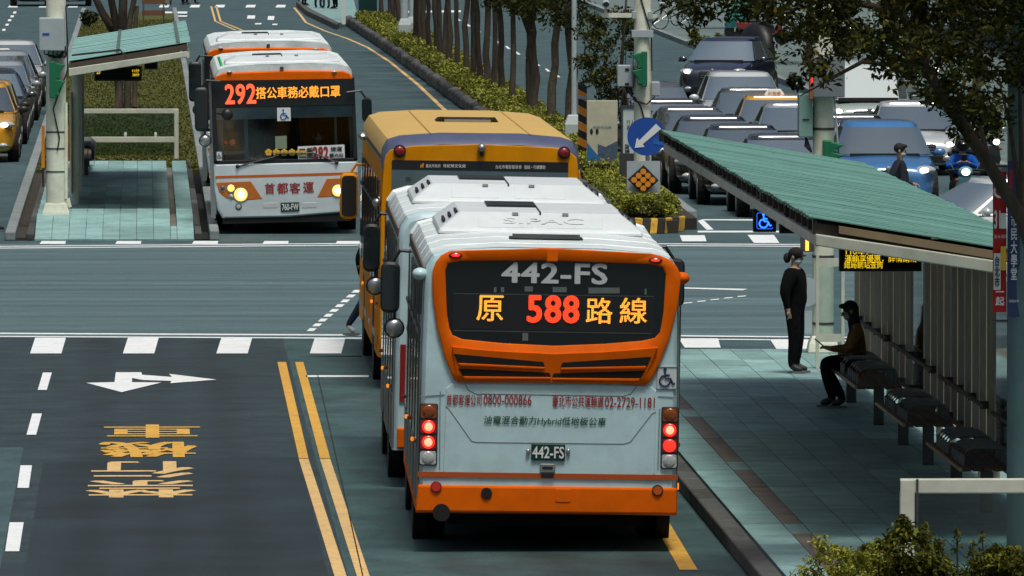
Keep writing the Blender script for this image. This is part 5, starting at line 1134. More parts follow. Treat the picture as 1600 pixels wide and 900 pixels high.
    pt = MB().box(-.19, .19, -.045, -.02, zh - .44, zh - .34).build('number_plate', text_w, t)
    if taxi:
        a = MB().loft([[(-.22, cy - .35, zr), (.22, cy - .35, zr), (.22, cy - .22, zr), (-.22, cy - .22, zr)], [(-.13, cy - .32, zr + .13), (.13, cy - .32, zr + .13), (.13, cy - .25, zr + .13), (-.13, cy - .25, zr + .13)]]).build('roof_sign', text_w, t, bevel=.015)
        letter('計程車', text_r, a, (0, cy - .352, zr + .05), .26, .055, '-y', .01)
    return t
# right-hand carriageway, lane beside the median
def Xat(px, Y): return atY(px, 300, Y).x
car('black sedan first in the lane beside the median, nose under the shelter roof', 'sedan', 'black', 11.55, 188.3, lit=True)
car('black sedan second in the lane beside the median, crescent headlights', 'sedan', 'black', 11.18, 194.6, lit=True)
car('black saloon third in the median lane with ring headlights glowing', 'sedan', 'black', 10.95, 200.6, lit=True)
for k, (x, y, c, kd, l) in enumerate(((10.85, 207.2, 'grey', 'sedan', 'dark grey sedan fourth in the lane beside the median'), (10.75, 213.2, 'black', 'sedan', 'black sedan fifth in the lane beside the median'), (10.65, 219.6, 'grey', 'suv', 'grey car last in the dark queue beside the median'))):
    car(l, kd, c, x, y)
car('bright blue sports SUV at the stop line with glowing headlights', 'suv', 'blue', 13.45, 190.3, lit=True)
car('black sedan waiting right behind the bright blue SUV', 'sedan', 'black', 13.65, 201.5)
car('silver grey sedan behind the cream pole, in front of the yellow taxi', 'sedan', 'silver', 13.15, 210.5, mirrors='black')
car('yellow taxi with white roof sign in the middle lane on the right', 'sedan', 'taxi', 13.1, 216.6, taxi=True, mirrors='black')
car('dark grey sedan tucked behind the yellow taxi on the right', 'sedan', 'grey', 12.95, 222.8, mirrors='black')
car('white SUV behind the yellow taxi with one headlight lit', 'suv', 'white', 13.1, 229.5, lit=True)
car('white saloon with dark windscreen behind the scooter rider', 'sedan', 'white', 15.55, 211.3, lit=True)
car('silver delivery van partly hidden by the overhanging tree', 'van', 'pale', 15.5, 225, lit=True)
car('navy blue SUV turning out beside the far shrubs', 'suv', 'navy', 14.45, 268, R(-14), lit=True)
car('white car crossing the junction at the right, its near wing mirror showing', 'sedan', 'white', 11.45, 166.3, R(-68), group='cars crossing the junction')
# left-hand carriageway
for k, (y, c, kd, l, lit, tx) in enumerate(((220.2, 'taxi', 'suv', 'yellow taxi at the left edge, first in the left queue', True, True), (226.4, 'taxi', 'hatch', 'yellow taxi second in the left queue with one bright headlight', True, True), (232.6, 'black', 'suv', 'black car behind the second yellow taxi on the left', False, False),
      (239, 'grey', 'sedan', 'dark grey sedan fourth in the left queue', False, False), (245.4, 'silver', 'hatch', 'silver hatchback fifth in the left queue', False, False), (251.6, 'silver', 'suv', 'silver SUV in front of the farthest taxi on the left', False, False), (257.8, 'taxi', 'sedan', 'farthest yellow taxi on the left, only roof and sign visible', False, True), (264.2, 'white', 'suv', 'white SUV last in the left queue', False, False))):
    car(l, kd, c, -3.55 + .02 * k, y, lit=lit, taxi=tx, mirrors='black' if tx else 'body', group='left queue')
for px, c, l in ((52, 'black', 'dark car waiting beyond the far crossing, left of the pole'), (106, 'grey', 'grey car waiting beyond the far crossing, right of the pole')):
    p = at(px, 10); car(l, 'sedan', c, p.x, p.y, group='cars beyond the far crossing')
# ------------------------------------------------------------------ vegetation
def leaf_mesh(name, m, P, size, asp=.5, up=.35, seed=1):
    """P: N x 3 leaf centres; every leaf a bent four-cornered blade with its own direction"""
    g = np.random.default_rng(seed); P = np.asarray(P, dtype=np.float64); N = len(P)
    n = g.normal(size=(N, 3)); n[:, 2] = np.abs(n[:, 2]) + up; n /= np.linalg.norm(n, axis=1)[:, None]
    a = np.cross(n, g.normal(size=(N, 3))); a /= np.linalg.norm(a, axis=1)[:, None]; b = np.cross(n, a)
    s = (np.asarray(size) * g.uniform(.6, 1.3, N))[:, None]
    v = np.empty((N, 4, 3)); v[:, 0] = P - a * s * .5; v[:, 1] = P + b * s * asp * .5 + n * s * .08; v[:, 2] = P + a * s * .5 - n * s * .1; v[:, 3] = P - b * s * asp * .5 + n * s * .08
    me = bpy.data.meshes.new(name); me.vertices.add(4 * N); me.vertices.foreach_set('co', v.reshape(-1).astype(np.float32))
    me.loops.add(4 * N); me.loops.foreach_set('vertex_index', np.arange(4 * N, dtype=np.int32))
    me.polygons.add(N); me.polygons.foreach_set('loop_start', np.arange(0, 4 * N, 4, dtype=np.int32)); me.update(calc_edges=True); me.materials.append(m)
    return me
def clump_pts(C, r, n, seed=1, flat=.7):
    g = np.random.default_rng(seed); out = []
    for c in C:
        k = g.normal(size=(n, 3)); k /= np.linalg.norm(k, axis=1)[:, None]; k *= (g.uniform(0, 1, n) ** .45)[:, None] * r * g.uniform(.6, 1.35); k[:, 2] *= flat; out.append(np.asarray(c) + k)
    return np.concatenate(out)
def crown_clumps(rx_, ry_, rz_, n, seed):
    g = np.random.default_rng(seed); k = g.normal(size=(n, 3)); k /= np.linalg.norm(k, axis=1)[:, None]; k *= (g.uniform(.15, 1, n) ** .4)[:, None]
    return k * np.array([rx_, ry_, rz_])
# median trees: four trunk shapes and three crown meshes shared between trees
def trunk_mesh(seed, h, r0, fork):
    g = random.Random(seed); b = MB(); path = []; x = y = 0
    for k in range(9):
        z = h * k / 8; path.append((x, y, z)); x += g.uniform(-.06, .06) * h / 4; y += g.uniform(-.06, .06)
    b.tube(path, [r0 * (1.25 if k == 0 else 1.0 - .06 * k) * g.uniform(.93, 1.07) for k in range(9)], 9)
    for j in range(fork):
        q_ = path[g.choice((3, 4, 5, 6))]; an = g.uniform(0, 6.28); ln = g.uniform(1.4, 2.2)
        b.tube([q_, (q_[0] + .25 * math.cos(an), q_[1] + .25 * math.sin(an), q_[2] + ln * .35), (q_[0] + .5 * math.cos(an), q_[1] + .5 * math.sin(an), q_[2] + ln)], [r0 * .62, r0 * .5, r0 * .28], 7)
    for j in range(4):
        an = 1.57 * j + g.uniform(0, 1); e = path[-1]
        b.tube([path[-2], (e[0] + .5 * math.cos(an), e[1] + .5 * math.sin(an), e[2] + .6), (e[0] + 1.1 * math.cos(an), e[1] + 1.1 * math.sin(an), e[2] + 1.5)], [r0 * .5, r0 * .35, r0 * .12], 6)
    return b
tm = [trunk_mesh(i, 3.9, .082 + .012 * (i % 3), (0, 1, 2, 1, 0)[i]).build('trunk', bark, smooth=True).data for i in range(5)]
for o in [o for o in col.objects if o.name.startswith('trunk') and o.parent is None]: bpy.data.objects.remove(o)
cmesh = []
for i in range(3):
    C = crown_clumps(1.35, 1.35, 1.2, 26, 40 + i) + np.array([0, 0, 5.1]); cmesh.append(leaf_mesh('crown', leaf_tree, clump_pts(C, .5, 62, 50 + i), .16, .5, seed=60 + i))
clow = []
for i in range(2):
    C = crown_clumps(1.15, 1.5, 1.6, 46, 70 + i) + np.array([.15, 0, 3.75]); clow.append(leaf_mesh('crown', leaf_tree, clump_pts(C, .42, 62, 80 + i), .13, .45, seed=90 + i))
bases = [(185, 295), (220, 305), (245, 318), (285, 350), (335, 362), (355, 390), (370, 405), (420, 445), (460, 472), (522, 500), (555, 540), (592, 560), (635, 577), (690, 610), (740, 632), (815, 688), (900, 718), (955, 752), (1040, 815), (1150, 865)]
far_b = [(608, 36), (613, 40), (619, 44), (626, 49), (596, 30)]
NB_ = len(far_b) + len(bases)
pts = [(600 + x / 4, y / 4) for x, y in bases]; allb = sorted(far_b + pts, key=lambda p: p[1])
ordn = ['farthest', 'second', 'third', 'fourth', 'fifth', 'sixth', 'seventh', 'eighth', 'ninth', 'tenth', 'eleventh', 'twelfth', 'thirteenth', 'fourteenth', 'fifteenth', 'sixteenth', 'seventeenth', 'eighteenth', 'nineteenth', 'twentieth', 'twenty-first', 'twenty-second', 'twenty-third', 'twenty-fourth', 'nearest']
for i, (x, y) in enumerate(allb):
    p = at(x, y, .2); last = i >= NB_ - 4
    lb_ = ('slender tree on the hedge-lined median, %s counted from the far end' % ordn[i]) if i not in (0, NB_ - 1) else ('farthest slender tree of the row on the median' if i == 0 else 'nearest mottled trunk of the median tree row, beside the lamp post')
    t = thing('median_tree', lb_, 'tree', p, random.uniform(0, 6.28), 'trees on the median')
    me = tm[i % 5]
    if i >= NB_ - 2:
        me = me.copy(); me.materials.clear(); me.materials.append(bark_l)
    tr = link('trunk', me, t); tr.rotation_euler = (random.uniform(-.05, .05), random.uniform(-.05, .05), 0)
    if last: tr.scale = (1.35, 1.35, 1)
    link('crown', clow[i % 2] if i >= NB_ - 6 else cmesh[i % 3], t)
# leafy sapling hanging round the centre pole
p = at(975, 262, .2); t = thing('sapling', 'leafy young tree crowding the cream pole on the median', 'tree', p)
MB().tube([(0, 0, 0), (.05, 0, 1.0), (-.05, .1, 2.0), (.05, .1, 3.4)], [.05, .045, .04, .02], 7).build('trunk', bark, t, smooth=True)
C = []
g_ = random.Random(5)
for k in range(70):
    x, y = g_.uniform(905, 1000), g_.uniform(20, 190)
    if y > 130 and (x < 935 or g_.random() < .35): continue
    C.append(atY(x, y, p.y + g_.uniform(-.8, .8)) - p)
link('crown', leaf_mesh('crown', leaf_tree, clump_pts([tuple(c) for c in C], .24, 70, 3), .10, .45, seed=4), t)
for c in C[::5]: MB().tube([(0, .05, 1.6), tuple(c * .6), tuple(c)], [.02, .012, .006], 5).build('branch', bark, t)
# hedges: leaf skin over a twiggy core
def hedge(name, label, poly, z0, z1, leaf, m, n, core=True, grp=None):
    xs = [p_[0] for p_ in poly]; ys_ = [p_[1] for p_ in poly]; cx, cy = sum(xs) / len(xs), sum(ys_) / len(ys_)
    t = thing(name, label, 'hedge', (cx, cy, z0), group=grp); pl2 = [(x - cx, y - cy) for x, y in poly]
    sk = [(x * .985, y * .995) for x, y in pl2]
    MB().prism(sk, 0, (z1 - z0) * .9, 'z').build('twig_core', mat('twig_core', (.018, .02, .008), .95, var=.4, vs_=15, bump=.8, bs=25), t)
    tri = [(pl2[0], pl2[i], pl2[i + 1]) for i in range(1, len(pl2) - 1)]
    g = np.random.default_rng(len(poly) + n); ar = np.array([abs((b[0] - a[0]) * (c[1] - a[1]) - (b[1] - a[1]) * (c[0] - a[0])) for a, b, c in tri]); nt_ = int(n * .65)
    k = g.choice(len(tri), nt_, p=ar / ar.sum()); u = g.uniform(size=(nt_, 2)); f = u.sum(1) > 1; u[f] = 1 - u[f]; T = np.array(tri)
    P = T[k, 0] + (T[k, 1] - T[k, 0]) * u[:, :1] + (T[k, 2] - T[k, 0]) * u[:, 1:]
    hgt = (z1 - z0); zt = hgt * (.93 + .07 * np.sin(P[:, 0] * 9 + cx) * np.sin((P[:, 1]) * 2.3)) + g.normal(0, .035, nt_)
    top = np.column_stack([P, zt])
    per = [(pl2[i], pl2[(i + 1) % len(pl2)]) for i in range(len(pl2))]; ln = np.array([math.dist(a, b) for a, b in per]); ns = n - nt_
    k = g.choice(len(per), ns, p=ln / ln.sum()); u = g.uniform(size=(ns, 1)); E = np.array(per); Q = E[k, 0] + (E[k, 1] - E[k, 0]) * u + g.normal(0, .03, (ns, 2)); sd_ = np.column_stack([Q, g.uniform(.0, 1, ns) * hgt])
    link('foliage', leaf_mesh('foliage', m, np.concatenate([top, sd_]), leaf, .6, .5, seed=n), t); return t
segs = [(184.6, 201, 24000, 'hedge'), (203.5, 240, 26000, ''), (240.02, 290, 20000, ''), (290.02, 372, 16000, '')]
for i, (a, b, n, _) in enumerate(segs):
    yy = np.linspace(a, b, 7); poly = [(float(kx(y)) + .28, y) for y in yy] + [(float(rx(y)) - .35, y) for y in yy[::-1]]
    hedge('median_hedge', ('clipped hedge at the near end of the tree median, behind the yellow bus', 'clipped hedge stretch along the median under the nearest trees', 'clipped hedge stretch along the middle of the tree median', 'clipped hedge stretch at the far end of the tree median')[i], poly, .2, .52 if i else .46, .06 + .012 * i, leaf_hedge, n, grp='median hedges')
# clipped bush on the nose
C = []
for k in range(46):
    x, y = random.uniform(968, 1046), random.uniform(308, 333); C.append(tuple(atY(x, y, 182.5 + random.uniform(-.4, .4))))
q_ = V((atY(1008, 330, 182.5).x, 182.5, .2)); bsh = thing('nose_bush', 'clipped olive bush on the yellow and black median nose', 'bush', q_)
link('foliage', leaf_mesh('foliage', leaf_hedge, clump_pts([tuple(V(c) - q_) for c in C], .15, 150, 21), .055, .6, seed=5), bsh); MB().ball((0, .0, .12), .36, .4, .2, 12, 8).build('twig_core', mat('twig_core', (.018, .02, .008), .95), bsh)
# far left verge: tree clump, tufts
p = at(187, 172, .12); t = thing('verge_tree', 'multi-stemmed tree on the grass behind the far shelter', 'tree', p)
s = F / p.y
for path, r_, m in (([(186, 172), (185, 120), (184, 60), (178, 20), (168, -30)], 8, bark), ([(199, 168), (199, 120), (198, 60), (205, 20), (216, -30)], 6, bark_l), ([(182, 60), (172, 40), (160, 20), (146, -10)], 7, bark), ([(190, 60), (192, 20), (193, -30)], 8, bark), ([(210, 168), (211, 120), (210, 60), (214, 10)], 4.5, bark)):
    pp_ = [atY(x, y, p.y + .25 * ((x * 7) % 3 - 1)) - p for x, y in path]; b = MB(); b.tube([tuple(v) for v in pp_], [r_ / s * (1 - .08 * k) for k in range(len(pp_))], 10); b.build('stem', m, t, smooth=True)
C = crown_clumps(2.2, 2.2, 1.4, 40, 5) + np.array([0, 0, 5.6]); link('crown', leaf_mesh('crown', leaf_tree, clump_pts(C, .55, 60, 6), .17, seed=8), t)
def gp(n, x0, x1, y0, y1, z, sd_): g = np.random.default_rng(sd_); return np.column_stack([g.uniform(x0, x1, n), y0 + (y1 - y0) * g.uniform(0, 1, n) ** 1.3, z + g.uniform(0, .05, n)])
gm = leaf_mesh('grass', leaf_grass, gp(26000, LX0 - .28, LX1 + .24, LYF + .1, LYN + 200, .12, 3), .075, .3, -.2, seed=12)
tag(link('grass', gm), 'rough olive grass on the verge behind the far shelter', 'grass', kind='stuff')
def shrub(label, px, py, wpx, hpx, m=leaf_shrub, leaf=.07, n=1500, Y=None, cat='shrub', name='shrub', grp='pavement shrubs', base=.14):
    p = at(px, py, base); s = F / p.y; r_ = wpx / s / 2; h = hpx / s
    t = thing(name, label, cat, p, group=grp); C = crown_clumps(r_ * .8, r_ * .8, h * .42, 26, int(px)) + np.array([0, 0, h * .5])
    link('foliage', leaf_mesh('foliage', m, clump_pts(C, r_ * .32, n // 26 + 1, int(px) + 1), leaf, .55, seed=int(py)), t)
    b = MB()
    for k in range(5): b.tube([(0, 0, 0), (r_ * .4 * math.cos(k * 1.26), r_ * .4 * math.sin(k * 1.26), h * .6)], .015, 5)
    b.build('stems', bark, t); return t
shrub('small green shrub at the foot of the left verge tree', 140, 42, 34, 26, leaf_dark, .12, 500, grp=None, base=.12)
shrub('round clipped shrub left of the pair behind the navy SUV', 1092, 78, 40, 34); shrub('lower round clipped shrub just behind the navy SUV roof', 1122, 86, 52, 34); shrub('small shrub on the pavement right of the covered scooter', 1200, 115, 22, 22); shrub('dark shrub left of the signal panel', 1246, 145, 34, 34, leaf_dark); shrub('broad shrub right of the silver van', 1385, 172, 66, 55); shrub('olive shrub behind the white saloon bonnet', 1462, 178, 40, 30); shrub('big olive shrub at the right above the scooter rider', 1535, 225, 90, 68, n=2600)
# roadside trees beyond the right carriageway
for i, (x, y, Y_) in enumerate(((1262, 100, 0), (1430, 150, 0), (1530, 175, 0), (1180, 45, 0))):
    p = at(x, y, .14); t = thing('roadside_tree', ('dark roadside tree behind the signal panel', 'dark roadside tree behind the white saloon', 'dark roadside tree rearmost at the right edge', 'dark roadside tree above the covered scooter')[i], 'tree', p, i * 1.3, 'roadside trees')
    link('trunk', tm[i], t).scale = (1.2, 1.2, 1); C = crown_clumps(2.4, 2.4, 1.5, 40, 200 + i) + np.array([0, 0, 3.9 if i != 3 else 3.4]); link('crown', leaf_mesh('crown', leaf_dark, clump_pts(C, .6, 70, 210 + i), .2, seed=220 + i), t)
# the big tree that overhangs the picture from the right
TY = 97.0; b0 = at(1652, 889, PZ); b0.y = TY; b0.x = atY(1652, 800, TY).x
bt_ = thing('overhanging_tree', 'large dark tree overhanging the shelter from the right edge', 'tree', (b0.x, TY, .0)); s = F / TY
def P_(x, y, dy=0): return atY(x, y, TY + dy) - V((b0.x, TY, 0))
b = MB(); path = [V((0, 0, .0)), P_(1657, 650), P_(1640, 470), P_(1598, 345), P_(1545, 257, -.1), P_(1492, 178, -.2), P_(1445, 105), P_(1410, 20, .2), P_(1380, -90, .2)]
b.tube(path, [.11, .09, .078, .066, .06, .056, .048, .04, .025], 12); b.build('trunk', bark, bt_, smooth=True)
lo_ = ([1020, 1060, 1100, 1150, 1190, 1225, 1250, 1275, 1300, 1325, 1350, 1390, 1430, 1470, 1500, 1540, 1575, 1600, 1700], [5, 22, 26, 18, 25, 60, 118, 140, 110, 95, 118, 120, 145, 165, 205, 215, 165, 150, 150])
g_ = random.Random(12); C = []; tw = []
while len(C) < 520:
    x, y = g_.uniform(1020, 1720), g_.uniform(-250, 225); lim = float(np.interp(x, *lo_))
    if y > lim: continue
    if y > lim - 60 and g_.random() < .30: continue
    if x < 1235 and y < -120: continue
    if 1300 < x < 1345 and 80 < y < 130: continue
    C.append(tuple(P_(x, y, g_.uniform(-1.5, 1.5))))
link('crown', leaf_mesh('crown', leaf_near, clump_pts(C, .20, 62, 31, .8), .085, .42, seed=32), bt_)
for x, y, j in ((1250, 150, 6), (1300, 120, 6), (1360, 110, 6), (1420, 150, 5), (1520, 200, 4), (1120, 10, 7), (1200, 30, 7), (1060, 10, 7), (1560, 120, 3), (1480, 40, 6), (1330, 20, 7), (1590, 60, 3)):
    e = P_(x, y, .3); a = path[j]; m_ = a.lerp(e, .5) + V((0, 0, .18)); MB().tube([a, m_, e], [.035, .02, .006], 6).build('branch', bark, bt_, smooth=True)
# foreground shrubs, bottom right
FY = 89.5
bed = struct(MB().box(6.0, 9.6, 86.5, 91.8, PZ, PZ + .1).build('planting_bed', soil_m))
def fshrub(label, pts_, r_, n, leaf, m, sd_, spikes=()):
    c = atY(*pts_[0], FY); root = V((c.x, FY, PZ + .1)); t = thing('foreground_shrub', label, 'shrub', root, group='foreground shrubs'); g = random.Random(sd_); C = []
    for x, y in pts_:
        for k in range(9): 
            C.append(tuple(atY(x + g.uniform(-22, 22), y + g.uniform(0, 75), FY + g.uniform(-.5, .5)) - root))
    P = clump_pts(C, r_, n, sd_)
    for x, y0, y1 in spikes:
        dy = g.uniform(-.3, .3)
        for k in range(26):
            f = k / 25; w_ = (1 - f) * 9 + 3; P = np.vstack([P, np.array(atY(x + g.uniform(-w_, w_), y1 + (y0 - y1) * f, FY + dy + g.uniform(-.05, .05)) - root)[None]])
        MB().tube([atY(x + 2, y1 + 60, FY + dy) - root, atY(x, y0, FY + dy) - root], [.012, .005], 5).build('stem', bark, t)
    link('foliage', leaf_mesh('foliage', m, P, leaf, .42, .4, seed=sd_), t); b = MB()
    for k in range(6): b.tube([(0, 0, 0), (g.uniform(-.25, .25), g.uniform(-.2, .2), .3)], .012, 5)
    b.build('stems', bark, t); return t
lf_y = leafmat('yellow_green_leaf', (.09, .11, .012), (.40, .39, .05))
fshrub('yellow green clipped shrub at the lower left of the planting bed', [(1285, 852), (1300, 848), (1325, 846), (1352, 850), (1372, 858), (1275, 868), (1330, 865), (1360, 870)], .10, 95, .045, lf_y, 301)
fshrub('dark glossy upright shrub in front of the windbreak', [(1395, 838), (1425, 822), (1405, 860), (1440, 850)], .12, 48, .085, leaf_shrub, 302, [(1410, 806, 850), (1445, 816, 855), (1372, 842, 860), (1348, 852, 872), (1385, 838, 870)])
fshrub('spiky olive shrub at the foot of the steel pole', [(1475, 862), (1510, 858), (1545, 862), (1580, 858), (1600, 860), (1530, 880), (1460, 876), (1590, 885)], .11, 75, .065, leaf_shrub, 303, [(1495, 824, 865), (1535, 830, 865), (1555, 850, 870), (1470, 845, 870), (1520, 846, 870)])
# ------------------------------------------------------------------ people: one skinned surface each, posed joint by joint, facing -y
skin_m = mat('skin', (.36, .22, .15), .6); hair_m = mat('black_hair', (.006, .006, .007), .8, var=.3, vs_=60); mask_m = mat('pale_mask', (.36, .43, .45), .8); sole_w = mat('pale_sole', (.14, .15, .15), .7)
def cloth(n, c): return mat(n, c, .95, var=.3, vs_=14, bump=.7, bs=16, spec=.1)
STAND = dict(pelvis=(0, 0, .90), spine=(0, -.01, 1.03), chest=(0, -.015, 1.21), neck=(0, 0, 1.37), jaw=(0, -.02, 1.445), head=(0, -.015, 1.53), crown=(0, .0, 1.60), nose=(0, -.125, 1.50),
             hipl=(-.09, 0, .86), kneel=(-.10, -.03, .48), anklel=(-.10, .01, .09), toel=(-.11, -.15, .04), hipr=(.09, 0, .86), kneer=(.10, -.03, .48), ankler=(.10, .01, .09), toer=(.11, -.15, .04),
             shl=(-.17, .0, 1.31), elbl=(-.22, .03, 1.06), wril=(-.22, -.06, .84), hanl=(-.21, -.09, .77), shr=(.17, .0, 1.31), elbr=(.22, .03, 1.06), wrir=(.22, -.06, .84), hanr=(.21, -.09, .77))
RAD = dict(pelvis=.135, spine=.13, chest=.15, neck=.055, jaw=.068, head=.088, crown=.05, nose=.014, hip=.098, knee=.068, ankle=.046, toe=.038, sh=.078, elb=.052, wri=.031, han=.027)
EDG = [('pelvis', 'spine', 'top'), ('spine', 'chest', 'top'), ('chest', 'neck', 'top'), ('neck', 'jaw', 'skin'), ('jaw', 'head', 'skin'), ('head', 'crown', 'skin'), ('head', 'nose', 'skin')]
for k in 'lr': EDG += [('pelvis', 'hip' + k, 'leg'), ('hip' + k, 'knee' + k, 'leg'), ('knee' + k, 'ankle' + k, 'leg'), ('ankle' + k, 'toe' + k, 'shoe'), ('chest', 'sh' + k, 'top'), ('sh' + k, 'elb' + k, 'top'), ('elb' + k, 'wri' + k, 'top'), ('wri' + k, 'han' + k, 'skin')]
def person(label, loc, rz, pose, top, leg, shoe, k=1.0, bulk=1.0, legk=1.0, fingers=True, hair='short', mask=True, grp=None, hairm=None):
    t = thing('person', label, 'person', loc, rz, grp); J = {a: V(b) for a, b in STAND.items()}
    for a, b in pose.items(): J[a] = V(b)
    names = list(J); vs = [J[n] * k for n in names]; ix = {n: i for i, n in enumerate(names)}
    rad = []
    for n in names:
        b = n if n in RAD else n[:-1]; r_ = RAD[b] * k
        if b in ('pelvis', 'spine', 'chest', 'sh', 'elb'): r_ *= bulk
        if b in ('hip', 'knee', 'ankle'): r_ *= legk
        rad.append(r_)
    ed = [(ix[a], ix[b]) for a, b, _ in EDG]; segs = [(vs[ix[a]], vs[ix[b]], g) for a, b, g in EDG]
    if fingers:
        for sd_ in 'lr':
            w_, h_ = J['wri' + sd_], J['han' + sd_]; d = (h_ - w_).normalized(); up_ = V((0, 0, 1)) if abs(d.z) < .8 else V((0, -1, 0)); lat = d.cross(up_).normalized(); curl = d.cross(lat) * (1 if sd_ == 'l' else 1)
            for q_ in range(5):
                ln = (.055, .068, .074, .068, .055)[q_]; off = lat * (.032 - .016 * q_)
                if q_ == 0: a = w_.lerp(h_, .45) + lat * .022; e1 = a + (d * .6 + lat * .8).normalized() * .032; e2 = e1 + (d + curl * .4).normalized() * .026
                else: a = h_ + off * .9; e1 = a + (d + curl * .25).normalized() * ln * .55; e2 = e1 + (d * .6 + curl * .8).normalized() * ln * .45
                i0 = len(vs); vs += [e1 * k, e2 * k]; rad += [.0095 * k, .0075 * k]; ed += [(ix['han' + sd_], i0), (i0, i0 + 1)]; segs.append((vs[ix['han' + sd_]], e2 * k, 'skin'))
    me = bpy.data.meshes.new('body'); me.from_pydata([tuple(v) for v in vs], ed, []); o = bpy.data.objects.new('body', me); col.objects.link(o)
    md = o.modifiers.new('skin', 'SKIN'); md.use_smooth_shade = True; md.branch_smoothing = .4
    if not me.skin_vertices: 
        bm = bmesh.new(); bm.from_mesh(me); bm.verts.layers.skin.verify(); bm.to_mesh(me); bm.free()
    for i, r_ in enumerate(rad): me.skin_vertices[0].data[i].radius = (r_, r_); me.skin_vertices[0].data[i].use_root = (i == 0)
    h = ix['head']; me.skin_vertices[0].data[h].radius = (.078 * k, .094 * k); sb_ = o.modifiers.new('s', 'SUBSURF'); sb_.levels = 2; sb_.render_levels = 2
    dg = bpy.context.evaluated_depsgraph_get(); nm = bpy.data.meshes.new_from_object(o.evaluated_get(dg)); bpy.data.objects.remove(o)
    for m in (top, leg, shoe, skin_m): nm.materials.append(m)
    SA = np.array([tuple(a) for a, _, _ in segs]); SB = np.array([tuple(b) for _, b, _ in segs]); tagi = np.array([{'top': 0, 'leg': 1, 'shoe': 2, 'skin': 3}[g] for _, _, g in segs])
    cen = np.empty(len(nm.polygons) * 3); nm.polygons.foreach_get('center', cen); cen = cen.reshape(-1, 3)
    D = SB - SA; u = np.clip(((cen[:, None] - SA) * D).sum(2) / np.maximum((D * D).sum(1), 1e-9), 0, 1); dist = np.linalg.norm(cen[:, None] - (SA + u[..., None] * D), axis=2)
    nm.polygons.foreach_set('material_index', tagi[dist.argmin(1)].astype(np.int32)); nm.polygons.foreach_set('use_smooth', [True] * len(nm.polygons)); nm.name = 'body'
    link('body', nm, t)
    hd, jw = J['head'] * k, J['jaw'] * k; fw = ((J['nose'] - J['head']).normalized()); rt = fw.cross(V((0, 0, 1))).normalized(); upv = rt.cross(fw)
    def hp_(f, r_, u_): return hd + (fw * f + rt * r_ + upv * u_) * k
    for s in (-1, 1): MB().ball(hp_(.086, .032 * s, .012), .011 * k, .008 * k, .007 * k, 8, 5).build('eye', blk, t); MB().ball(hp_(-.005, .084 * s, -.015), .012 * k, .02 * k, .03 * k, 8, 6).build('ear', skin_m, t, smooth=True)
    if mask:
        b = MB(); b.ball(hp_(.048, 0, -.055), .064 * k, .062 * k, .048 * k, 12, 8); b.build('face_mask', mask_m, t, smooth=True)
    else: MB().ball(hp_(.085, 0, -.06), .024 * k, .01 * k, .006 * k, 8, 5).build('mouth', mat('lips', (.25, .09, .07), .5), t)
    hm = hairm or hair_m
    if hair in ('short', 'long'):
        b = MB(); b.ball(hp_(-.022, 0, .03), .095 * k, .095 * k, .085 * k, 14, 9); b.ball(hp_(.03, 0, .075), .075 * k, .07 * k, .035 * k, 12, 6)
        if hair == 'long':
            rings = []
            for z, wd, f in ((.05, .09, -.05), (-.05, .105, -.055), (-.15, .105, -.07), (-.25, .10, -.085), (-.33, .06, -.09)):
                f2 = V((fw.x, fw.y, 0)).normalized(); c = hd + (f2 * (f + .02) + V((0, 0, z))) * k; rings.append([c + (rt * (wd * .85 * math.cos(q_)) + f2 * (.075 * math.sin(q_))) * k for q_ in (2 * math.pi * j / 12 for j in range(12))])
            b.loft(rings)
        b.build('hair', hm, t, smooth=True, ang=80)
    if hair == 'cap':
        b = MB(); b.ball(hp_(-.01, 0, .035), .098 * k, .1 * k, .085 * k, 14, 8); c = hp_(.085, 0, .04); b.ball(c, .055 * k, .055 * k, .014 * k, 12, 5); b.build('cap', hm, t, smooth=True); MB().ball(hp_(-.1, 0, -.06), .05 * k, .05 * k, .07 * k).build('hair', hair_m, t, smooth=True)
    if hair == 'helmet':
        b = MB(); b.ball(hp_(-.012, 0, .03), .14 * k, .15 * k, .135 * k, 18, 10); b.build('helmet', hm, t, smooth=True); MB().ball(hp_(.075, 0, .085), .11 * k, .10 * k, .05 * k, 14, 6).build('visor', black_g, t, smooth=True)
    for sd_ in 'lr':
        a, b_ = J['ankle' + sd_] * k, J['toe' + sd_] * k; c = a.lerp(b_, .5); c.z = min(a.z, b_.z) - .022 * k; d = (b_ - a); d.z = 0; d.normalize(); l2 = V((-d.y, d.x, 0)); rings = [[c + (d * (.118 * math.cos(q_)) + l2 * (.042 * math.sin(q_))) * k + V((0, 0, z)) for q_ in (2 * math.pi * j / 14 for j in range(14))] for z in (-.014, .014)]
        MB().loft(rings).build('shoe_sole', sole_w if shoe is not blk_m else blk_m, t)
    return t
jk_black = cloth('black_jacket', (.004, .0045, .005)); tr_black = cloth('black_trousers', (.005, .005, .006)); sh_black = mat('black_shoe', (.012, .012, .012), .6)
jk_brown = cloth('brown_jacket', (.20, .11, .04)); jk_blue = cloth('blue_jacket', (.012, .085, .38)); jk_puff = mat('black_puffer', (.012, .016, .022), .5, var=.3, vs_=10)
jean = cloth('dark_jeans', (.018, .028, .05)); jk_grey = cloth('grey_coat', (.05, .055, .06)); beige = cloth('beige_trousers', (.20, .16, .11))
p = at(1241, 583, PZ)
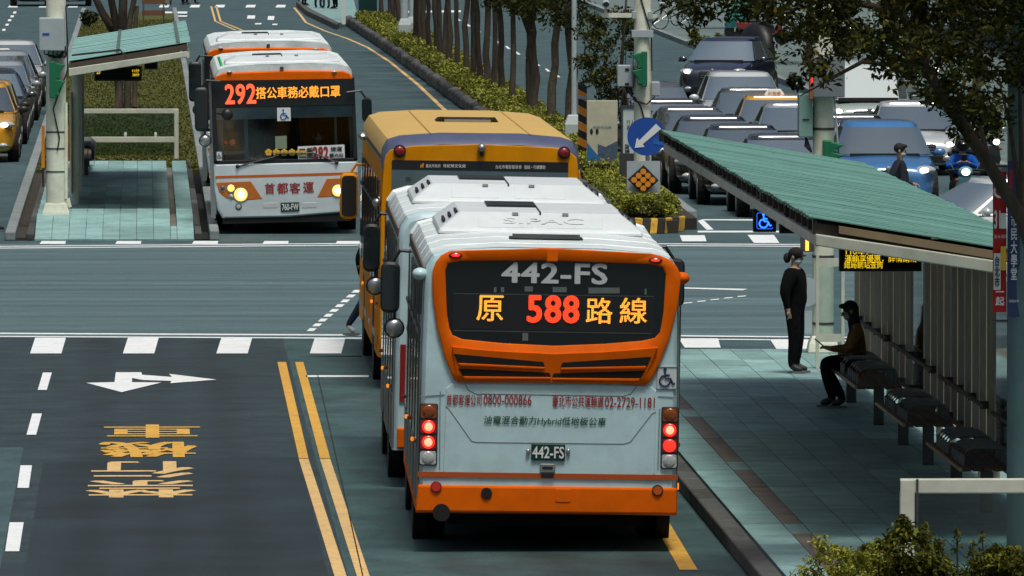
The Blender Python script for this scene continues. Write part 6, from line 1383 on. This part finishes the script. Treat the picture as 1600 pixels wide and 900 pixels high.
person('standing person in black jacket, dark cap and pale mask at the shelter edge', p, R(70), dict(nose=(0, -.125, 1.49), elbl=(-.29, .05, 1.06), wril=(-.29, .0, .85), hanl=(-.29, -.015, .78), elbr=(.29, .05, 1.06), wrir=(.29, .0, .85), hanr=(.29, -.015, .78)), jk_black, tr_black, sh_black, k=.955, bulk=1.48, legk=1.22, hair='cap', hairm=blk_m)
p = V((8.42, 123.5, 0))
sit = dict(pelvis=(0, .02, .53), spine=(0, .0, .66), chest=(0, -.06, .84), neck=(0, -.09, 1.0), jaw=(0, -.13, 1.06), head=(0, -.14, 1.15), crown=(0, -.12, 1.22), nose=(0, -.245, 1.09), hipl=(-.1, -.02, .53), kneel=(-.14, -.44, .54), anklel=(-.12, -.33, .10), toel=(-.12, -.48, .045), hipr=(.1, -.02, .53), kneer=(.12, -.46, .53), ankler=(.12, -.22, .10), toer=(.12, -.37, .045),
           shl=(-.17, -.06, .93), elbl=(-.22, -.14, .70), wril=(-.10, -.36, .70), hanl=(-.06, -.43, .72), shr=(.17, -.06, .93), elbr=(.22, -.14, .70), wrir=(.10, -.36, .70), hanr=(.06, -.43, .72))
sp_ = person('seated person in brown jacket bent over a phone on the bench', (p.x, p.y, PZ), R(-90), sit, jk_brown, tr_black, sh_black, k=1.0, bulk=1.12, legk=1.25, hair='long')
ph = MB().box(-.035, .035, -.008, .008, -.07, .07).build('phone', blk, None, bevel=.008); tag(ph, 'black phone in the hands of the seated person', 'phone'); ph.location = (p.x - .50, p.y, PZ + .775); ph.rotation_euler = (R(50), 0, R(-90))
cup = thing('paper_cup', 'small red and white drink cup on the bench beside the seated person', 'cup', (8.28, 121.9, PZ + .455)); MB().tube([(0, 0, 0), (0, 0, .12)], [.03, .04], 14).build('cup', mat('cup_red', (.3, .03, .02), .6), cup, smooth=True); MB().disc((0, 0, .125), .042, .012, 14, 'z').build('lid', text_w, cup)
walk = dict(hipl=(-.09, 0, .86), kneel=(-.09, -.16, .49), anklel=(-.09, -.2, .09), toel=(-.09, -.36, .05), kneer=(.09, .10, .48), ankler=(.09, .32, .14), toer=(.09, .22, .05), elbl=(-.22, .12, 1.08), wril=(-.2, .1, .86), hanl=(-.2, .08, .79), elbr=(.22, -.02, 1.07), wrir=(.19, -.22, .98), hanr=(.17, -.28, .97))
p = V((atY(1405, 300, 176).x, 176, 0))
person('pedestrian in black quilted jacket and blue mask crossing before the blue SUV', p, R(84), walk, jk_puff, tr_black, sh_black, k=1.04, bulk=1.45)
bg_ = thing('carrier_bag', 'white plastic bag carried by the pedestrian in the quilted jacket', 'bag', (p.x + .26, p.y - .12, .0)); bg_.location.z = .62
MB().loft([[(.11 * a * math.cos(q_), .07 * a * math.sin(q_), z) for q_ in (2 * math.pi * j / 12 for j in range(12))] for z, a in ((0, .5), (.04, .95), (.14, 1.05), (.24, .8), (.32, .35))]).build('sack', mat('bag_white', (.55, .57, .54), .6), bg_, smooth=True); MB().tube([(-.03, 0, .3), (0, 0, .42), (.03, 0, .3)], .008, 5).build('handle', text_w, bg_)
p = V((3.10, 144.6, 0))
person('pedestrian in dark clothes and white trainers half hidden ahead of the yellow bus', p, R(80), {**walk, 'chest': (0, -.1, 1.2), 'neck': (0, -.14, 1.35)}, jk_black, jean, mat('white_trainer', (.5, .52, .52), .6), bulk=1.15)
# scooter rider and scooters
def scooter(label, loc, rz, m, grp='scooters', name='scooter'):
    t = thing(name, label, 'scooter', loc, rz, grp)
    for y in (.2, 1.45):
        wl = MB().tube([(-.06, y, .25), (-.04, y, .25), (.04, y, .25), (.06, y, .25)], [.2, .25, .25, .2], 18).build('wheel', rubber, t, smooth=True); MB().disc((0, y, .25), .13, .1, 16, 'x').build('rim', steel, wl)
    MB().loft([[(-.09, .02, .42), (.09, .02, .42), (.08, .3, .5), (-.08, .3, .5)], [(-.07, .1, .54), (.07, .1, .54), (.06, .25, .56), (-.06, .25, .56)]]).build('front_fender', m, t, bevel=.02)
    MB().loft([[(-.17, .36, .34), (.17, .36, .34), (.17, .46, .34), (-.17, .46, .34)], [(-.20, .24, .62), (.20, .24, .62), (.19, .38, .62), (-.19, .38, .62)], [(-.12, .2, .88), (.12, .2, .88), (.12, .34, .88), (-.12, .34, .88)]]).build('leg_shield', m, t, smooth=True, bevel=.02)
    MB().box(-.17, .17, .42, .82, .30, .36).build('footboard', blk, t, bevel=.02)
    MB().loft([[(-.15, .8, .36), (.15, .8, .36), (.13, 1.6, .5), (-.13, 1.6, .5)], [(-.17, .8, .68), (.17, .8, .68), (.14, 1.68, .74), (-.14, 1.68, .74)]]).build('rear_body', m, t, bevel=.04)
    MB().box(-.15, .15, .78, 1.5, .70, .80).build('seat', blk, t, bevel=.04)
    hb_ = MB().tube([(-.34, .36, .98), (-.12, .28, 1.0), (.12, .28, 1.0), (.34, .36, .98)], .02, 8).build('handlebar', blk, t); MB().ball((0, .2, .97), .13, .1, .09, 14, 8).build('headset', m, t, smooth=True); hl = MB().ball((0, .12, .96), .075, .05, .06, 12, 8).build('headlight', lamp_w, t, smooth=True)
    for s in (-1, 1):
        MB().tube([(s * .2, .3, 1.0), (s * .28, .3, 1.16)], .009, 5).build('mirror_stem', steel, hb_); MB().ball((s * .32, .3, 1.19), .075, .02, .05, 12, 6).build('mirror', steel, hb_, smooth=True); MB().ball((s * .15, .2, .82), .04, .03, .03).build('indicator', amber_off, t)
    MB().box(-.1, .1, 1.68, 1.7, .42, .54).build('number_plate', text_w, t)
    return t
p = V((atY(1510, 300, 184).x, 184, 0))
scooter('pale teal scooter ridden by the person in a blue jacket', p, 0, mat('scooter_teal', (.16, .36, .38), .35, coat=.4))
ride = {a: (b[0], b[1] + 1.02 - .02, b[2] + .25) for a, b in sit.items()}
ride.update(elbl=(-.26, .82, 1.02), wril=(-.09, .62, 1.10), hanl=(-.05, .57, 1.13), elbr=(.26, .82, 1.02), wrir=(.09, .62, 1.10), hanr=(.05, .57, 1.13), kneel=(-.2, .58, .72), anklel=(-.2, .62, .42), toel=(-.2, .5, .39), kneer=(.2, .58, .72), ankler=(.3, .7, .09), toer=(.32, .56, .045))
person('scooter rider in bright blue jacket and dark helmet looking at a phone', p, 0, ride, jk_blue, tr_black, sh_black, k=1.0, bulk=1.15, hair='helmet', hairm=mat('helmet_black', (.015, .016, .017), .4), mask=False)
ph = MB().box(-.045, .045, -.007, .007, -.07, .07).build('phone', blk, None, bevel=.006); tag(ph, 'phone held by the scooter rider', 'phone'); ph.location = (p.x, p.y + .52, 1.2); ph.rotation_euler = (R(30), 0, 0)
for i, (x, y, rz, c, l) in enumerate(((1562, 300, .5, (.03, .035, .04), 'dark scooter parked beside the rider at the right edge'), (1210, 62, 1.2, (.02, .02, .022), 'black scooter parked near the teal umbrella'), (1232, 70, 1.5, (.25, .03, .03), 'red scooter parked behind the signal panel'), (1470, 170, .9, (.35, .38, .38), 'pale scooter parked on the pavement behind the white saloon'), (1330, 95, .2, (.12, .13, .14), 'grey scooter parked beyond the silver van'))):
    scooter(l, at(x, y, 0 if i == 0 else .14), rz, mat('scooter_%d_paint' % i, c, .35, coat=.4))
# driver behind the oncoming bus's screen
dv = {a: (b[0], b[1] + .60, b[2] + .5) for a, b in sit.items()}
dv.update(nose=(0, .33, 1.66), head=(0, .45, 1.66), jaw=(0, .46, 1.57), crown=(0, .47, 1.73), neck=(0, .50, 1.50), chest=(0, .51, 1.34), hanl=(-.14, .22, 1.25), wril=(-.16, .30, 1.22), hanr=(.14, .22, 1.25), wrir=(.16, .30, 1.22))
person('bus driver with white mask behind the windscreen of the 292 bus', (c3.x + .03 + .55, Y3, .02), 0, dv, cloth('driver_dark_uniform', (.015, .018, .022)), tr_black, blk_m, hair='short')
# far pedestrians whose legs reach into the top of the picture
for i, (x, y, l, tm_) in enumerate(((263, 9, 'distant pedestrian on the far crossing, left of the walking pair', beige), (290, 8, 'distant pedestrian in dark trousers on the far crossing', tr_black), (298, 7, 'distant pedestrian striding rightmost on the far crossing', tr_black), (475, 9, 'person waiting leftmost on the distant bus stop island', tr_black), (497, 12, 'person in jeans waiting on the distant bus stop island', jean), (510, 13, 'person waiting second from the green booth', jk_grey), (524, 14, 'person in dark clothes waiting nearest the green booth', tr_black))):
    person(l, at(x, y, .17 if i > 2 else 0), R(40 * i), walk if i < 3 else {}, (jk_grey, jk_black, jk_puff)[i % 3], tm_, sh_black, fingers=False, mask=False, grp='distant pedestrians')
p = at(-26, 362); person('pedestrian at the left edge, only a dark leg in view', p, R(100), walk, jk_black, tr_black, sh_black, bulk=1.1)
# ------------------------------------------------------------------ pavement bits in the background
def bicycle(label, loc, rz, m):
    t = thing('bicycle', label, 'bicycle', loc, rz, 'parked bicycles')
    for x in (-.52, .52):
        w_ = MB().tube([(x + .33 * math.cos(R(a)), 0, .34 + .33 * math.sin(R(a))) for a in range(0, 361, 20)], .02, 6).build('wheel', rubber, t)
        for a in range(0, 180, 30): MB().tube([(x - .3 * math.cos(R(a)), 0, .34 - .3 * math.sin(R(a))), (x + .3 * math.cos(R(a)), 0, .34 + .3 * math.sin(R(a)))], .004, 4).build('spoke', steel, w_)
    b = MB(); F_ = {'bb': (-.05, 0, .32), 'seat': (-.2, 0, .82), 'head': (.36, 0, .84), 'f': (.52, 0, .34), 'r': (-.52, 0, .34)}
    for a, e in (('bb', 'seat'), ('bb', 'head'), ('seat', 'head'), ('head', 'f'), ('bb', 'r'), ('seat', 'r')): b.tube([F_[a], F_[e]], .02, 6)
    b.build('frame', m, t); MB().tube([(.38, -.27, .98), (.34, 0, .95), (.38, .27, .98)], .014, 6).build('handlebar', steel, t); MB().tube([(.36, 0, .84), (.34, 0, .95)], .014, 6).build('stem', steel, t); MB().ball((-.22, 0, .9), .13, .07, .035).build('saddle', blk, t, smooth=True); MB().tube([(-.2, 0, .8), (-.22, 0, .89)], .014, 6).build('seat_post', steel, t)
wp = mat('bike_white', (.45, .48, .48), .4)
bicycle('white parked bicycle on the far right pavement', at(1052, 46, .14), .5, wp); bicycle('second parked bicycle beside the white one on the pavement', at(1072, 40, .14), .8, mat('bike_teal', (.05, .2, .2), .4))
p = at(1183, 92, .14); cv = thing('covered_scooter', 'scooter under a black cover on the right pavement', 'scooter', p, .4)
MB().loft([[(kx_ * math.cos(q_) * (1 + .12 * math.sin(3 * q_)), ky_ * math.sin(q_), z) for q_ in (2 * math.pi * j / 16 for j in range(16))] for z, kx_, ky_ in ((0, .42, .95), (.35, .40, .92), (.7, .36, .8), (.95, .25, .5), (1.08, .1, .2))]).build('cover', mat('cover_black', (.010, .011, .014), .5, bump=.6, bs=6), cv, smooth=True, ang=60); MB().ball((.1, -.3, 1.12), .2, .1, .06).build('mirror_bulge', blk, cv)
p = at(1157, 68, .14); um = thing('parasol', 'closed teal umbrella leaning by the covered scooter', 'umbrella', p); MB().loft([[(r_ * (1 + .18 * (j % 2)) * math.cos(2 * math.pi * j / 16), r_ * (1 + .18 * (j % 2)) * math.sin(2 * math.pi * j / 16), z) for j in range(16)] for z, r_ in ((.5, .42), (.8, .40), (1.2, .25), (1.5, .05))]).build('canopy', mat('umbrella_teal', (.012, .16, .15), .7), um); MB().tube([(0, 0, 0), (0, 0, 1.55)], .02, 6).build('shaft', steel, um)
for x, y, l in ((1306, 84, 'pale lamp post on the right pavement near the covered scooter'), (1361, 105, 'pale lamp post right of the silver van')):
    t = thing('street_lamp', l, 'lamp post', at(x, y, .14), group='pavement lamp posts'); MB().tube([(0, 0, 0), (0, 0, 8)], [.11, .07], 12).build('shaft', mat('pale_post_paint', (.42, .5, .5), .5), t, smooth=True); MB().disc((0, 0, .1), .17, .2, 14, 'z').build('base', greybox, t); MB().tube([(0, 0, 7.9), (-.8, 0, 8.3), (-1.6, 0, 8.3)], .04, 6).build('arm', steel, t)
p = at(537, 38, .17); t = thing('stop_post', 'white bus stop post on the distant island', 'post', p); MB().box(-.07, .07, -.05, .05, 0, 3).build('shaft', text_w, t); MB().box(-.25, .25, -.04, .04, 2.2, 3.1).build('sign_plate', blue_s, t)
p = at(575, 30, .17); t = thing('booth', 'dark green booth on the distant bus stop island', 'booth', p); gm_ = mat('booth_green', (.006, .055, .045), .5); MB().box(-.32, .32, 0, 1.0, 0, 2.4).build('cabin', gm_, t, bevel=.02); MB().box(-.38, .38, -.06, 1.06, 2.4, 2.5).build('roof', gm_, t); MB().box(-.22, .22, -.012, .0, 1.0, 2.0).build('window', black_g, t)
p = at(240, 40, .12); t = thing('barricade', 'orange and brown barricade on the verge near the far crossing', 'barricade', p); 
for z in (.35, .75): MB().box(-.4, .4, -.03, .03, z, z + .18).build('board', mat('barricade_brown', (.16, .07, .03), .7), t)
for x in (-.35, .35): MB().tube([(x, -.2, 0), (x, 0, 1.0), (x, .2, 0)], .025, 6).build('leg', darksteel, t)
# shop fronts along the right pavement, deep in shade behind the trees
for i, (y0, y1, h) in enumerate(((205, 250, 14), (250.3, 300, 18), (300.3, 360, 12))):
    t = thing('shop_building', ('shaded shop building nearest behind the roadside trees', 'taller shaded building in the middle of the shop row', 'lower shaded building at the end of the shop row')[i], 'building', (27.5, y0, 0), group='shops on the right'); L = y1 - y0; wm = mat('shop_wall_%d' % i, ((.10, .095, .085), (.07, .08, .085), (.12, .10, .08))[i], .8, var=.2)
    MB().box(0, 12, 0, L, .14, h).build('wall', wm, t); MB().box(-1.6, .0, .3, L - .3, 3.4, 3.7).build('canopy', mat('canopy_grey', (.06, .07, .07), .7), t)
    n = int(L / 5)
    for k in range(n):
        y = 1 + k * (L - 1) / n
        w_ = MB().box(-.06, .02, y, y + 3.6, .5, 3.0).build('shop_window', black_g, t); MB().box(-.09, -.0, y - .08, y, .3, 3.1).build('frame', alu, w_)
        for f in range(1, int(h / 3.4)):
            w2_ = MB().box(-.05, .02, y + .4, y + 2.6, 3.4 * f + 1.2, 3.4 * f + 2.8).build('window', black_g, t); MB().box(-.1, 0, y + .3, y + 2.7, 3.4 * f + 1.1, 3.4 * f + 1.19).build('sill', alu, w2_)
